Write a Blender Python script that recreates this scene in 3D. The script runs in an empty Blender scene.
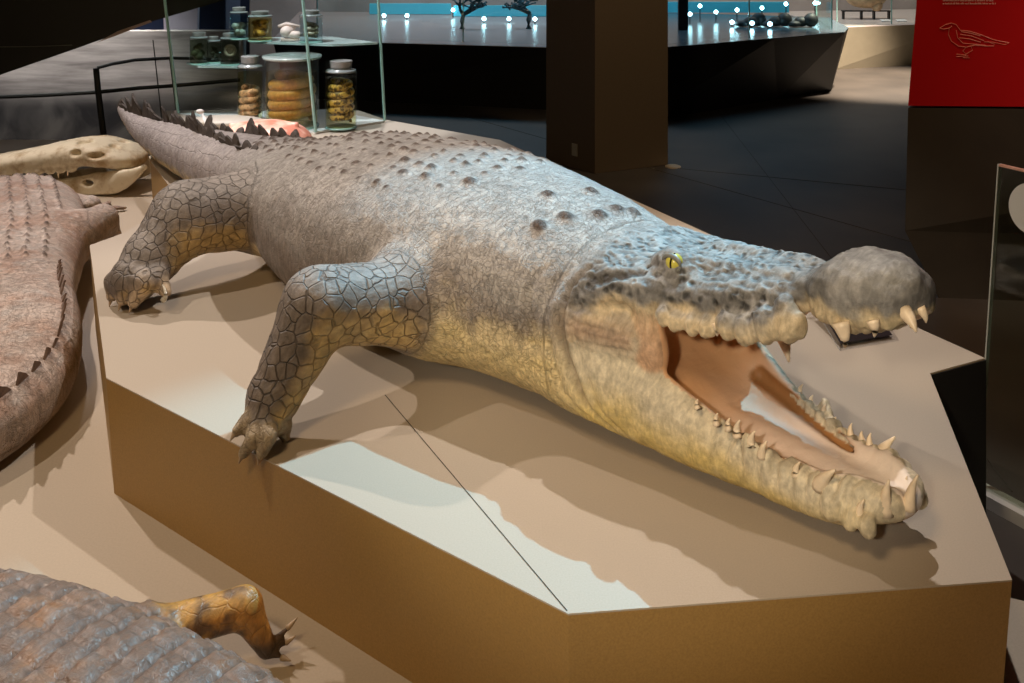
import bpy, bmesh, math, random
import numpy as np
from mathutils import Vector, Matrix, Euler
random.seed(7)
sc = bpy.context.scene
COL = sc.collection
H = 1.70            # camera height over the hall floor
PZ = 0.55           # plinth top
LZ = 0.25           # low platform top

# ------------------------------------------------------------------ helpers
def P(px, py, z):
    """point on the horizontal plane z seen at a pixel of the photograph"""
    d = (H - z) * 1000.0 / (py + 75.0)
    return Vector(((px - 512) * d / 1000.0, d, z))
def Dp(px, py, d):
    return Vector(((px - 512) * d / 1000.0, d, H - (py + 75.0) * d / 1000.0))

def tag(o, label=None, cat=None, group=None, kind=None):
    if label: o['label'] = label
    if cat: o['category'] = cat
    if group: o['group'] = group
    if kind: o['kind'] = kind
    return o
def link(o, parent=None):
    COL.objects.link(o)
    if parent: o.parent = parent
    return o
def empty(name, loc=(0, 0, 0), rz=0):
    o = bpy.data.objects.new(name, None); o.location = loc; o.rotation_euler = (0, 0, rz)
    o.empty_display_size = .1
    return link(o)
def mesh_obj(name, verts, faces, mat, parent=None, smooth=False):
    me = bpy.data.meshes.new(name)
    me.from_pydata([tuple(v) for v in verts], [], [tuple(f) for f in faces]); me.validate(); me.update()
    if mat: me.materials.append(mat)
    if smooth: me.polygons.foreach_set('use_smooth', [True] * len(me.polygons))
    return link(bpy.data.objects.new(name, me), parent)
class MB:
    def __init__(s): s.v = []; s.f = []
    def add(s, vs, fs):
        n = len(s.v); s.v += [Vector(v) for v in vs]; s.f += [[n + i for i in f] for f in fs]; return s
    def box(s, c, size, rz=0, tilt=None):
        M = Matrix.Translation(Vector(c)) @ Matrix.Rotation(rz, 4, 'Z')
        if tilt: M = M @ tilt
        x, y, z = [k / 2 for k in size]
        vs = [M @ Vector((a * x, b * y, d * z)) for d in (-1, 1) for a, b in ((-1, -1), (1, -1), (1, 1), (-1, 1))]
        return s.add(vs, [(3, 2, 1, 0), (4, 5, 6, 7), (0, 1, 5, 4), (1, 2, 6, 5), (2, 3, 7, 6), (3, 0, 4, 7)])
    def prism(s, bot, top):
        n = len(bot)
        return s.add(list(bot) + list(top), [tuple(reversed(range(n))), tuple(range(n, 2 * n))] +
                     [(i, (i + 1) % n, n + (i + 1) % n, n + i) for i in range(n)])
    def slab(s, poly, z0, z1):
        return s.prism([(p[0], p[1], z0) for p in poly], [(p[0], p[1], z1) for p in poly])
    def tube(s, pts, r, n=10, caps=True):
        pts = [Vector(p) for p in pts]
        rs = r if isinstance(r, (list, tuple)) else [r] * len(pts)
        rings = []; up = Vector((0, 0, 1))
        for i, p in enumerate(pts):
            t = (pts[min(i + 1, len(pts) - 1)] - pts[max(i - 1, 0)]).normalized()
            a = t.cross(up)
            if a.length < .05: a = t.cross(Vector((1, 0, 0)))
            a.normalize(); b = a.cross(t)
            rings.append([p + (a * math.cos(k * math.tau / n) + b * math.sin(k * math.tau / n)) * rs[i] for k in range(n)])
        vs = [v for q in rings for v in q]
        fs = [(i * n + k, i * n + (k + 1) % n, (i + 1) * n + (k + 1) % n, (i + 1) * n + k)[::-1] for i in range(len(pts) - 1) for k in range(n)]
        if caps: fs += [tuple(range(n)), tuple(reversed(range((len(pts) - 1) * n, len(pts) * n)))]
        return s.add(vs, fs)
    def lathe(s, prof, c=(0, 0, 0), n=28):
        c = Vector(c); vs = []; m = len(prof)
        for r, z in prof:
            for k in range(n):
                vs.append(c + Vector((r * math.cos(k * math.tau / n), r * math.sin(k * math.tau / n), z)))
        fs = [(i * n + k, i * n + (k + 1) % n, (i + 1) * n + (k + 1) % n, (i + 1) * n + k) for i in range(m - 1) for k in range(n)]
        if prof[0][0] > 1e-4: fs.append(tuple(reversed(range(n))))
        if prof[-1][0] > 1e-4: fs.append(tuple(range((m - 1) * n, m * n)))
        return s.add(vs, fs)
    def ball(s, c, r, n=12, m=8):
        c = Vector(c); r = r if isinstance(r, (tuple, list)) else (r, r, r)
        vs = [c + Vector((0, 0, -r[2]))]
        for i in range(1, m):
            a = math.pi * i / m - math.pi / 2
            for k in range(n):
                vs.append(c + Vector((r[0] * math.cos(a) * math.cos(k * math.tau / n), r[1] * math.cos(a) * math.sin(k * math.tau / n), r[2] * math.sin(a))))
        vs.append(c + Vector((0, 0, r[2]))); L = len(vs) - 1
        fs = [(0, 1 + (k + 1) % n, 1 + k) for k in range(n)]
        for i in range(m - 2):
            for k in range(n):
                a = 1 + i * n + k; b = 1 + i * n + (k + 1) % n
                fs.append((a, b, b + n, a + n))
        fs += [(L, 1 + (m - 2) * n + k, 1 + (m - 2) * n + (k + 1) % n) for k in range(n)]
        return s.add(vs, fs)
    def build(s, name, mat, parent=None, smooth=False, bevel=0):
        o = mesh_obj(name, s.v, s.f, mat, parent, smooth)
        if bevel:
            md = o.modifiers.new('bevel', 'BEVEL'); md.width = bevel; md.segments = 2; md.limit_method = 'ANGLE'
        return o

# ------------------------------------------------------------------ materials
def new_mat(name):
    m = bpy.data.materials.new(name); m.use_nodes = True
    nt = m.node_tree; b = nt.nodes['Principled BSDF']
    return m, nt, b
def N(nt, t, **kw):
    n = nt.nodes.new(t)
    for k, v in kw.items():
        if k in n.inputs: n.inputs[k].default_value = v
        else: setattr(n, k, v)
    return n
def simple(name, col, rough=.5, metal=0, noise=0, nscale=8, emit=None, estr=0, bump=0, bscale=60, spec=None):
    m, nt, b = new_mat(name)
    b.inputs['Base Color'].default_value = (*col, 1); b.inputs['Roughness'].default_value = rough; b.inputs['Metallic'].default_value = metal
    if spec is not None: b.inputs['Specular IOR Level'].default_value = spec
    tc = N(nt, 'ShaderNodeTexCoord')
    if noise:
        n = N(nt, 'ShaderNodeTexNoise', Scale=nscale, Detail=6.0); nt.links.new(tc.outputs['Object'], n.inputs['Vector'])
        r = N(nt, 'ShaderNodeValToRGB'); c = col
        r.color_ramp.elements[0].color = (*[max(0, k * (1 - noise)) for k in c], 1); r.color_ramp.elements[0].position = .3
        r.color_ramp.elements[1].color = (*[min(1, k * (1 + noise)) for k in c], 1); r.color_ramp.elements[1].position = .7
        nt.links.new(n.outputs['Fac'], r.inputs['Fac']); nt.links.new(r.outputs['Color'], b.inputs['Base Color'])
    if bump:
        n = N(nt, 'ShaderNodeTexNoise', Scale=bscale, Detail=4.0); nt.links.new(tc.outputs['Object'], n.inputs['Vector'])
        bp = N(nt, 'ShaderNodeBump', Strength=bump, Distance=.003); nt.links.new(n.outputs['Fac'], bp.inputs['Height']); nt.links.new(bp.outputs['Normal'], b.inputs['Normal'])
    if emit: b.inputs['Emission Color'].default_value = (*emit, 1); b.inputs['Emission Strength'].default_value = estr
    return m
def glass(name, col=(.93, .98, .97), mix=.12, rough=.0):
    """thin clear pane: mostly see-through with a mirror share"""
    m = bpy.data.materials.new(name); m.use_nodes = True; nt = m.node_tree; nt.nodes.clear()
    o = N(nt, 'ShaderNodeOutputMaterial'); t = N(nt, 'ShaderNodeBsdfTransparent'); g = N(nt, 'ShaderNodeBsdfGlossy')
    t.inputs['Color'].default_value = (*col, 1); g.inputs['Roughness'].default_value = rough
    fr = N(nt, 'ShaderNodeLayerWeight', Blend=.5); pw = N(nt, 'ShaderNodeMath', operation='POWER'); pw.inputs[1].default_value = 4; nt.links.new(fr.outputs['Facing'], pw.inputs[0]); mx = N(nt, 'ShaderNodeMixShader')
    mm = N(nt, 'ShaderNodeMath', operation='MULTIPLY_ADD'); mm.inputs[1].default_value = mix * 3; mm.inputs[2].default_value = mix * .35
    nt.links.new(pw.outputs[0], mm.inputs[0]); nt.links.new(mm.outputs[0], mx.inputs[0])
    nt.links.new(t.outputs[0], mx.inputs[1]); nt.links.new(g.outputs[0], mx.inputs[2]); nt.links.new(mx.outputs[0], o.inputs[0])
    return m

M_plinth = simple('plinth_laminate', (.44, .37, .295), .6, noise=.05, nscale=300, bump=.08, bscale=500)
M_plinth_side = simple('plinth_side_brown', (.35, .205, .062), .5, noise=.12, nscale=260)  # darker and browner than the top panels
M_low = simple('low_platform_laminate', (.44, .365, .28), .6, noise=.05, nscale=200)
M_seam = simple('seam', (.05, .04, .03), .8)
M_black = simple('black_laminate', (.012, .011, .010), .45)
M_darkbrown = simple('dark_brown_panel', (.03, .022, .014), .5, noise=.1)
M_bronze = simple('bronze_panel', (.09, .064, .04), .45, noise=.06, nscale=90)
M_bronze_dark = simple('bronze_panel_dark', (.02, .018, .014), .5)
M_beige = simple('beige_panel', (.34, .29, .21), .5, noise=.05)
M_white = simple('white_board', (.75, .75, .75), .4)
M_red = simple('red_panel', (.42, .003, .004), .8, spec=.15)
M_line = simple('red_line_print', (.75, .22, .16), .5)
M_glass = glass('clear_glass')
M_glass_edge = simple('glass_edge', (.32, .55, .50), .15, spec=.8)
M_acrylic = glass('clear_acrylic', (.96, .96, .97), .2)
M_metal = simple('dark_steel', (.03, .032, .03), .35, metal=.6)
M_silver = simple('brushed_silver', (.5, .49, .46), .3, metal=.8)
M_tooth = simple('ivory_tooth', (.85, .70, .52), .35, noise=.15, nscale=40)
M_claw = simple('horn_claw', (.40, .29, .19), .45, noise=.25, nscale=60)
M_crest = simple('dark_scute_horn', (.055, .042, .034), .6, noise=.4, nscale=30, bump=.5)
M_bluewall = simple('navy_wall', (.02, .035, .09), .6)

# ------------------------------------------------------------------ signed-distance modelling
def interp(tab, s):
    t = np.array(tab, dtype=np.float32); s = np.asarray(s, dtype=np.float32)
    # smooth (monotone-ish) cubic hermite through the table
    x = t[:, 0]; i = np.clip(np.searchsorted(x, s) - 1, 0, len(x) - 2)
    out = []
    u = np.clip((s - x[i]) / (x[i + 1] - x[i]), 0, 1)
    for c in range(1, t.shape[1]):
        y = t[:, c]; d = np.gradient(y, x)
        h = x[i + 1] - x[i]
        out.append((2*u**3 - 3*u**2 + 1) * y[i] + (u**3 - 2*u**2 + u) * h * d[i] + (-2*u**3 + 3*u**2) * y[i+1] + (u**3 - u**2) * h * d[i+1])
    return out
def smin(a, b, k):
    h = np.clip(.5 + .5 * (b - a) / k, 0, 1); return b + (a - b) * h - k * h * (1 - h)
def smax(a, b, k): return -smin(-a, -b, k)
def caps(X, Y, Z, A, B, ra, rb):
    A = np.array(A, np.float32); B = np.array(B, np.float32); d = B - A; L = float(d @ d) + 1e-9
    t = np.clip(((X - A[0]) * d[0] + (Y - A[1]) * d[1] + (Z - A[2]) * d[2]) / L, 0, 1)
    return np.sqrt((X - A[0] - t*d[0])**2 + (Y - A[1] - t*d[1])**2 + (Z - A[2] - t*d[2])**2) - (ra + (rb - ra) * t), t
def ellip(X, Y, Z, c, r):
    q = np.sqrt(((X-c[0])/r[0])**2 + ((Y-c[1])/r[1])**2 + ((Z-c[2])/r[2])**2)
    return (q - 1) * min(r)
def section(X, Y, Z, tab, s0, s1, pt=2.2, pb=2.6):
    """tab rows: s, lateral centre, top, bottom, half width"""
    lc, zt, zb, a = interp(tab, X)
    zc = (zt + zb) / 2; h = np.maximum((zt - zb) / 2, .002); a = np.maximum(a, .002)
    u = np.abs(Y - lc) / a; v = (Z - zc) / h; av = np.abs(v)
    p = np.where(v > 0, pt, pb).astype(np.float32)
    q = (u**p + av**p + 1e-12)**(1/p)
    m = np.minimum(a, h)
    d = (q - 1) * m
    return smax(d, np.maximum(s0 - X, X - s1), .03)

def surface_nets(F, xs, ys, zs):
    S = F < 0
    nx, ny, nz = F.shape
    acc = np.zeros((nx-1, ny-1, nz-1), np.uint8)
    for i in (0, 1):
        for j in (0, 1):
            for k in (0, 1): acc += S[i:nx-1+i, j:ny-1+j, k:nz-1+k]
    act = np.argwhere((acc > 0) & (acc < 8)); del acc
    ci, cj, ck = act.T
    corner = [(i, j, k) for i in (0, 1) for j in (0, 1) for k in (0, 1)]
    V = {c: F[ci + c[0], cj + c[1], ck + c[2]] for c in corner}
    ps = np.zeros((len(act), 3)); cnt = np.zeros(len(act))
    for a in corner:
        for ax in range(3):
            if a[ax] == 0:
                b = list(a); b[ax] = 1; b = tuple(b)
                va, vb = V[a], V[b]; m = (va < 0) != (vb < 0)
                t = np.where(m, va / np.where(m, va - vb, 1), 0)
                p = np.tile(np.array(a, float), (len(act), 1)); p[:, ax] = t
                ps += p * m[:, None]; cnt += m
    ps /= cnt[:, None]
    X = xs[ci] + ps[:, 0] * (xs[ci+1] - xs[ci]); Y = ys[cj] + ps[:, 1] * (ys[cj+1] - ys[cj]); Z = zs[ck] + ps[:, 2] * (zs[ck+1] - zs[ck])
    key = (ci.astype(np.int64) * (ny-1) + cj) * (nz-1) + ck       # sorted already
    quads = []
    for ax in range(3):
        sl0 = [slice(None)] * 3; sl1 = [slice(None)] * 3; sl0[ax] = slice(0, -1); sl1[ax] = slice(1, None)
        e = np.argwhere(S[tuple(sl0)] != S[tuple(sl1)])
        o1, o2 = [(1, 2), (2, 0), (0, 1)][ax]
        lim = [nx, ny, nz]
        ok = (e[:, o1] > 0) & (e[:, o2] > 0) & (e[:, o1] < lim[o1]-1) & (e[:, o2] < lim[o2]-1)
        e = e[ok]
        flip = ~S[e[:, 0], e[:, 1], e[:, 2]]
        ids = []
        for d1, d2 in ((-1, -1), (0, -1), (0, 0), (-1, 0)):
            c = e.copy(); c[:, o1] += d1; c[:, o2] += d2
            k = (c[:, 0].astype(np.int64) * (ny-1) + c[:, 1]) * (nz-1) + c[:, 2]
            ids.append(np.searchsorted(key, k))
        q = np.stack(ids, 1); q[flip] = q[flip][:, ::-1]
        quads.append(q)
    return np.stack([X, Y, Z], 1), np.concatenate(quads)

def _hash(ix, iy, iz):
    n = (ix * 73856093) ^ (iy * 19349663) ^ (iz * 83492791)
    n = (n ^ (n >> 13)) * 1274126177; n = n & 0x7fffffff
    return ((n ^ (n >> 16)) & 0xffff) / 65535.0
def vnoise(p):
    i = np.floor(p).astype(np.int64); f = p - i; f = f * f * (3 - 2 * f)
    r = 0
    for a in (0, 1):
        for b in (0, 1):
            for c in (0, 1):
                w = (f[:, 0] if a else 1-f[:, 0]) * (f[:, 1] if b else 1-f[:, 1]) * (f[:, 2] if c else 1-f[:, 2])
                r = r + w * _hash(i[:, 0]+a, i[:, 1]+b, i[:, 2]+c)
    return r * 2 - 1
def fbm(p, o=4):
    r = 0; a = 1; t = 0
    for k in range(o):
        r = r + a * vnoise(p * 2**k + 17.3 * k); t += a; a *= .5
    return r / t
def sstep(a, b, x):
    t = np.clip((x - a) / (b - a), 0, 1); return t * t * (3 - 2 * t)
def mixc(c0, c1, f): return c0 + (np.array(c1) - c0) * f[:, None]
def vnormals(v, q):
    n = np.cross(v[q[:, 2]] - v[q[:, 0]], v[q[:, 3]] - v[q[:, 1]])
    o = np.zeros_like(v)
    for k in range(4):
        for c in range(3): o[:, c] += np.bincount(q[:, k], n[:, c], len(v))
    return o / (np.linalg.norm(o, axis=1)[:, None] + 1e-12)
def relax(v, q, it=2, lam=.5):
    n = len(v); e = np.concatenate([q[:, [0, 1]], q[:, [1, 2]], q[:, [2, 3]], q[:, [3, 0]]])
    a = np.concatenate([e[:, 0], e[:, 1]]); b = np.concatenate([e[:, 1], e[:, 0]])
    deg = np.bincount(a, minlength=n)
    for k in range(it):
        m = np.stack([np.bincount(a, v[b, c], n) for c in range(3)], 1) / deg[:, None]
        v = v + (m - v) * lam
    return v
def np_mesh(name, v, q, mat, parent=None, attrs=None):
    me = bpy.data.meshes.new(name)
    me.vertices.add(len(v)); me.vertices.foreach_set('co', v.astype(np.float32).ravel())
    me.loops.add(len(q) * 4); me.loops.foreach_set('vertex_index', q.astype(np.int32).ravel())
    me.polygons.add(len(q)); me.polygons.foreach_set('loop_start', np.arange(0, len(q) * 4, 4, dtype=np.int32))
    me.polygons.foreach_set('use_smooth', np.ones(len(q), bool))
    me.update(calc_edges=True)
    me.materials.append(mat)
    for k, (typ, d) in (attrs or {}).items():
        at = me.attributes.new(k, typ, 'POINT')
        if typ == 'FLOAT_COLOR':
            d = np.concatenate([d, np.ones((len(d), 1))], 1); at.data.foreach_set('color', d.astype(np.float32).ravel())
        elif typ == 'FLOAT_VECTOR': at.data.foreach_set('vector', d.astype(np.float32).ravel())
        else: at.data.foreach_set('value', d.astype(np.float32).ravel())
    return link(bpy.data.objects.new(name, me), parent)
def axis_grid(segs):
    """segs: list of (x0,x1,step)"""
    out = []
    for a, b, h in segs:
        out.append(np.arange(a, b - h * .5, h))
    out.append(np.array([segs[-1][1]]))
    return np.concatenate(out).astype(np.float32)

def hide_material(name, rough=.55, crack=1.0, speck=.5):
    """reptile hide: colours come from the 'tint' attribute, scale relief from voronoi in hide coordinates"""
    m, nt, b = new_mat(name); L = nt.links.new
    col = N(nt, 'ShaderNodeAttribute', attribute_name='tint'); uv = N(nt, 'ShaderNodeAttribute', attribute_name='hide'); mk = N(nt, 'ShaderNodeAttribute', attribute_name='mask')
    sep = N(nt, 'ShaderNodeSeparateColor'); L(mk.outputs['Color'], sep.inputs[0])
    nz = N(nt, 'ShaderNodeTexNoise', Scale=14.0, Detail=3.0); L(uv.outputs['Vector'], nz.inputs['Vector'])
    ns = N(nt, 'ShaderNodeVectorMath', operation='SCALE'); ns.inputs['Scale'].default_value = .028
    L(nz.outputs['Color'], ns.inputs[0]); wv = N(nt, 'ShaderNodeVectorMath', operation='ADD'); L(uv.outputs['Vector'], wv.inputs[0]); L(ns.outputs[0], wv.inputs[1])
    def edge(scale, rand, w, vec, dims='3D'):
        v = N(nt, 'ShaderNodeTexVoronoi', feature='DISTANCE_TO_EDGE', voronoi_dimensions=dims); v.inputs['Scale'].default_value = scale; v.inputs['Randomness'].default_value = rand
        L(vec, v.inputs['Vector'])
        r = N(nt, 'ShaderNodeMapRange', interpolation_type='SMOOTHSTEP'); r.inputs['From Min'].default_value = 0; r.inputs['From Max'].default_value = w
        L(v.outputs['Distance'], r.inputs['Value']); return r.outputs[0]
    big = edge(30, .75, .07, wv.outputs[0])          # leg scales
    mid = edge(66, 1., .07, wv.outputs[0])           # flank / neck
    fine = edge(85, 1., .10, wv.outputs[0])         # trunk crackle
    st = N(nt, 'ShaderNodeVectorMath', operation='MULTIPLY'); st.inputs[1].default_value = (1, .42, 1); L(uv.outputs['Vector'], st.inputs[0])
    slab_ = edge(22, .3, .05, st.outputs[0], '2D')       # tail and belly blocks
    stk = N(nt, 'ShaderNodeVectorMath', operation='MULTIPLY'); stk.inputs[1].default_value = (150, 28, 60); L(wv.outputs[0], stk.inputs[0])
    streak = N(nt, 'ShaderNodeTexNoise', Scale=1.0, Detail=4.0); L(stk.outputs[0], streak.inputs['Vector'])
    tc = N(nt, 'ShaderNodeTexCoord')
    grain = N(nt, 'ShaderNodeTexNoise', Scale=45.0, Detail=7.0, Roughness=.65); L(tc.outputs['Object'], grain.inputs['Vector'])
    blot = N(nt, 'ShaderNodeTexNoise', Scale=7.0, Detail=5.0, Roughness=.6); L(tc.outputs['Object'], blot.inputs['Vector'])
    def mixf(f, a, bb):
        x = N(nt, 'ShaderNodeMix'); x.data_type = 'FLOAT'; L(f, x.inputs[0]); L(a, x.inputs[2]); L(bb, x.inputs[3]); return x.outputs[0]
    def mth(op, a, bb=None, v=None):
        x = N(nt, 'ShaderNodeMath', operation=op); L(a, x.inputs[0])
        if bb is not None: L(bb, x.inputs[1])
        if v is not None: x.inputs[1].default_value = v
        return x.outputs[0]
    wn = N(nt, 'ShaderNodeTexNoise', Scale=26.0, Detail=5.0, Roughness=.6, Distortion=1.4); L(uv.outputs['Vector'], wn.inputs['Vector'])
    wa = mth('ABSOLUTE', mth('SUBTRACT', wn.outputs['Fac'], v=.5))
    wr_ = N(nt, 'ShaderNodeMapRange', interpolation_type='SMOOTHSTEP'); wr_.inputs['From Max'].default_value = .035; L(wa, wr_.inputs['Value'])
    wk = wr_.outputs[0]
    hm = mth('ADD', mth('MULTIPLY', mid, v=.45), mth('MULTIPLY', wk, v=.55))
    hf = mth('ADD', mth('MULTIPLY', fine, v=.45), mth('MULTIPLY', wk, v=.55))
    h = mixf(sep.outputs[1], hf, hm)
    h = mixf(sep.outputs[0], h, big)
    h = mixf(sep.outputs[2], h, slab_)
    so = N(nt, 'ShaderNodeAttribute', attribute_name='soft')
    half = N(nt, 'ShaderNodeValue'); half.outputs[0].default_value = .7
    h = mixf(mth('MINIMUM', mth('MULTIPLY', so.outputs['Fac'], v=1.5), v=1.0), h, half.outputs[0])
    hh = mth('ADD', mth('MULTIPLY', h, v=1.0), mth('MULTIPLY', grain.outputs['Fac'], v=.9))
    hh = mth('ADD', hh, mth('MULTIPLY', streak.outputs['Fac'], v=.6))
    pt = N(nt, 'ShaderNodeAttribute', attribute_name='pits'); pv_ = N(nt, 'ShaderNodeTexVoronoi', feature='F1'); pv_.inputs['Scale'].default_value = 50; L(wv.outputs[0], pv_.inputs['Vector'])
    pr2 = N(nt, 'ShaderNodeMapRange', interpolation_type='SMOOTHSTEP'); pr2.inputs['From Min'].default_value = .5; pr2.inputs['From Max'].default_value = .12; L(pv_.outputs['Distance'], pr2.inputs['Value'])
    gate = N(nt, 'ShaderNodeMapRange'); gate.inputs['From Min'].default_value = .36; gate.inputs['From Max'].default_value = .5; L(blot.outputs['Fac'], gate.inputs['Value'])
    pit = mth('MULTIPLY', mth('MULTIPLY', pr2.outputs[0], gate.outputs[0]), pt.outputs['Fac'])
    hh = mth('SUBTRACT', hh, mth('MULTIPLY', pit, v=2.2))
    bp = N(nt, 'ShaderNodeBump', Strength=.75 * crack, Distance=.006); L(hh, bp.inputs['Height']); L(bp.outputs['Normal'], b.inputs['Normal'])
    # colour: tint * crack darkening (grooves coloured darker) * grain
    cw = N(nt, 'ShaderNodeMapRange'); cw.inputs['From Min'].default_value = .35; cw.inputs['From Max'].default_value = .65; L(blot.outputs['Fac'], cw.inputs['Value'])
    depth = mth('ADD', mth('MULTIPLY', cw.outputs[0], v=.22 * crack), mth('MULTIPLY', sep.outputs[0], v=.25 * crack))
    gmin = N(nt, 'ShaderNodeMath', operation='SUBTRACT'); gmin.inputs[0].default_value = .93; L(depth, gmin.inputs[1])
    g = N(nt, 'ShaderNodeMapRange'); L(gmin.outputs[0], g.inputs['To Min']); g.inputs['To Max'].default_value = 1.0; L(h, g.inputs['Value'])
    s2 = N(nt, 'ShaderNodeMapRange'); s2.inputs['From Min'].default_value = .3; s2.inputs['From Max'].default_value = .7; s2.inputs['To Min'].default_value = 1 - speck * .5; s2.inputs['To Max'].default_value = 1 + speck * .5; L(grain.outputs['Fac'], s2.inputs['Value'])
    s3 = N(nt, 'ShaderNodeMapRange'); s3.inputs['From Min'].default_value = .3; s3.inputs['From Max'].default_value = .7; s3.inputs['To Min'].default_value = .82; s3.inputs['To Max'].default_value = 1.18; L(blot.outputs['Fac'], s3.inputs['Value'])
    s4 = N(nt, 'ShaderNodeMapRange'); s4.inputs['From Min'].default_value = .35; s4.inputs['From Max'].default_value = .65; s4.inputs['To Min'].default_value = .85; s4.inputs['To Max'].default_value = 1.15; L(streak.outputs['Fac'], s4.inputs['Value'])
    f = mth('MULTIPLY', mth('MULTIPLY', g.outputs[0], s2.outputs[0]), mth('MULTIPLY', s3.outputs[0], s4.outputs[0]))
    # smooth places (mouth lining) keep their paint: alpha from 'soft'
    one = N(nt, 'ShaderNodeValue'); one.outputs[0].default_value = 1.0
    f = mixf(mth('GREATER_THAN', so.outputs['Fac'], v=.8), f, one.outputs[0])
    f = mth('MULTIPLY', f, mth('SUBTRACT', one.outputs[0], mth('MULTIPLY', pit, v=.75)))
    sc_ = N(nt, 'ShaderNodeVectorMath', operation='SCALE'); L(col.outputs['Color'], sc_.inputs[0]); L(f, sc_.inputs['Scale'])
    L(sc_.outputs[0], b.inputs['Base Color'])
    bs = N(nt, 'ShaderNodeMapRange'); bs.inputs['To Min'].default_value = .75 * crack; bs.inputs['To Max'].default_value = .3; L(so.outputs['Fac'], bs.inputs['Value']); L(bs.outputs[0], bp.inputs['Strength'])
    b.inputs['Roughness'].default_value = rough
    return m

def cone_obj(name, base, tip, r, mat, parent, bend=(0, 0, 0), n=10, seg=6):
    base = Vector(base); tip = Vector(tip); bend = Vector(bend); pts = []; rs = []
    for i in range(seg + 1):
        t = i / seg
        pts.append(base.lerp(tip, t) + bend * (4 * t * (1 - t))); rs.append(max(r * (1 - t**1.3) ** .8, r * .12))
    return MB().tube(pts, rs, n).build(name, mat, parent, smooth=True)

# ================================================================== THE LARGE OPEN-MOUTHED CROCODILE
A2 = Vector((-.625, .781)).normalized(); B2 = Vector((-A2.y, A2.x)); T2 = Vector((.77, 1.75)); S0 = 1.5
def loc(px, py, d):
    """point seen at a pixel at depth d, in the crocodile's own frame (s back from snout, l towards the near side, z over plinth)"""
    w = Dp(px, py, d); r = Vector((w.x, w.y)) - T2
    return (r.dot(A2), r.dot(B2), w.z - PZ)
def sl(px, py, l):
    """same, but on the lengthwise plane at lateral l"""
    t = (px - 512) / 1000
    s = (t * (T2.y + l * B2.y) - T2.x - l * B2.x) / (A2.x - t * A2.y)
    y = T2.y + s * A2.y + l * B2.y
    return (s, l, H - PZ - (py + 75) * y / 1000)

BODY = [  # s, lc, top, bottom, half width (z over plinth)
 (.58, 0, .385, .20, .14), (.66, 0, .40, .08, .20), (.74, 0, .425, .04, .235), (.84, 0, .45, .035, .265), (.98, 0, .472, .03, .30), (1.15, 0, .485, .02, .34),
 (1.4, 0, .495, .01, .40), (1.75, 0, .475, .005, .42), (2.05, -.0, .445, .02, .375), (2.35, -.0, .375, .045, .27), (2.7, 0, .325, .05, .20),
 (3.1, .02, .285, .05, .155), (3.6, .03, .245, .05, .105), (4.0, .02, .21, .065, .07), (4.35, .0, .185, .09, .040), (4.68, -.03, .175, .14, .014)]
UP = [  # upper jaw: s, lc, top, bottom, half width
 (.045, 0, .475, .455, .035), (.065, 0, .495, .435, .066), (.095, 0, .512, .42, .084), (.13, 0, .524, .41, .092), (.17, 0, .532, .402, .103), (.215, 0, .52, .405, .10), (.245, 0, .495, .41, .088),
 (.28, 0, .475, .375, .108), (.35, 0, .465, .345, .138), (.42, 0, .452, .332, .152), (.50, 0, .435, .325, .160), (.58, 0, .425, .33, .185), (.66, 0, .42, .325, .215), (.74, 0, .43, .20, .23)]
LO = [  # lower jaw
 (.065, 0, .110, .090, .035), (.085, 0, .128, .078, .060), (.115, 0, .14, .062, .080), (.15, 0, .148, .045, .096), (.2, 0, .135, .035, .112), (.3, 0, .14, .028, .122), (.4, 0, .165, .024, .145),
 (.5, 0, .215, .022, .175), (.58, 0, .262, .025, .20), (.7, 0, .28, .03, .232), (.8, 0, .28, .04, .24)]
CAV = [ # mouth hollow: s, lc, top, bottom, half width
 (.09, 0, .44, .12, .02), (.12, 0, .43, .118, .042), (.16, 0, .425, .110, .065), (.2, 0, .425, .100, .074), (.3, 0, .405, .088, .082), (.4, 0, .38, .09, .104), (.5, 0, .365, .12, .13), (.58, 0, .355, .17, .145), (.64, 0, .33, .21, .13)]

shoulder, elbow, wrist, palm = loc(428, 300, 2.52), loc(320, 306, 2.32), loc(274, 396, 2.24), loc(262, 423, 2.205)
F_tips = [loc(236, 432, 2.17), loc(243, 454, 2.15), loc(261, 455, 2.145), loc(285, 438, 2.22)]
F_mid = [loc(247, 420, 2.19), loc(254, 437, 2.155), loc(270, 435, 2.15), loc(285, 424, 2.21)]
hip, knee, ankle, heel = loc(275, 205, 3.36), loc(186, 218, 3.17), loc(152, 257, 3.08), loc(134, 280, 3.02)
HT = [(loc(128, 284, 2.99), loc(122, 300, 2.97)), (loc(116, 282, 3.03), loc(112, 296, 3.02)), (loc(146, 282, 2.97), loc(134, 303, 2.955)), (loc(156, 277, 3.0), loc(166, 292, 2.975))]
LEGS = []  # (A, B, ra, rb, k)
LEGS += [((shoulder[0], .20, shoulder[2]), shoulder, .11, .105, .09), (shoulder, elbow, .105, .088, .06), (elbow, wrist, .086, .058, .02), (wrist, palm, .055, .045, .02)]
for t_, m_ in zip(F_tips, F_mid):
    LEGS += [(palm, m_, .026, .0165, .007), (m_, t_, .0165, .012, .004)]
LEGS += [((hip[0], .12, hip[2]), hip, .15, .135, .09), (hip, knee, .135, .112, .05), (knee, ankle, .112, .086, .03), (ankle, heel, .080, .072, .02)]
for a_, b_ in HT: LEGS += [(heel, a_, .052, .036, .018), (a_, b_, .032, .018, .01)]
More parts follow.
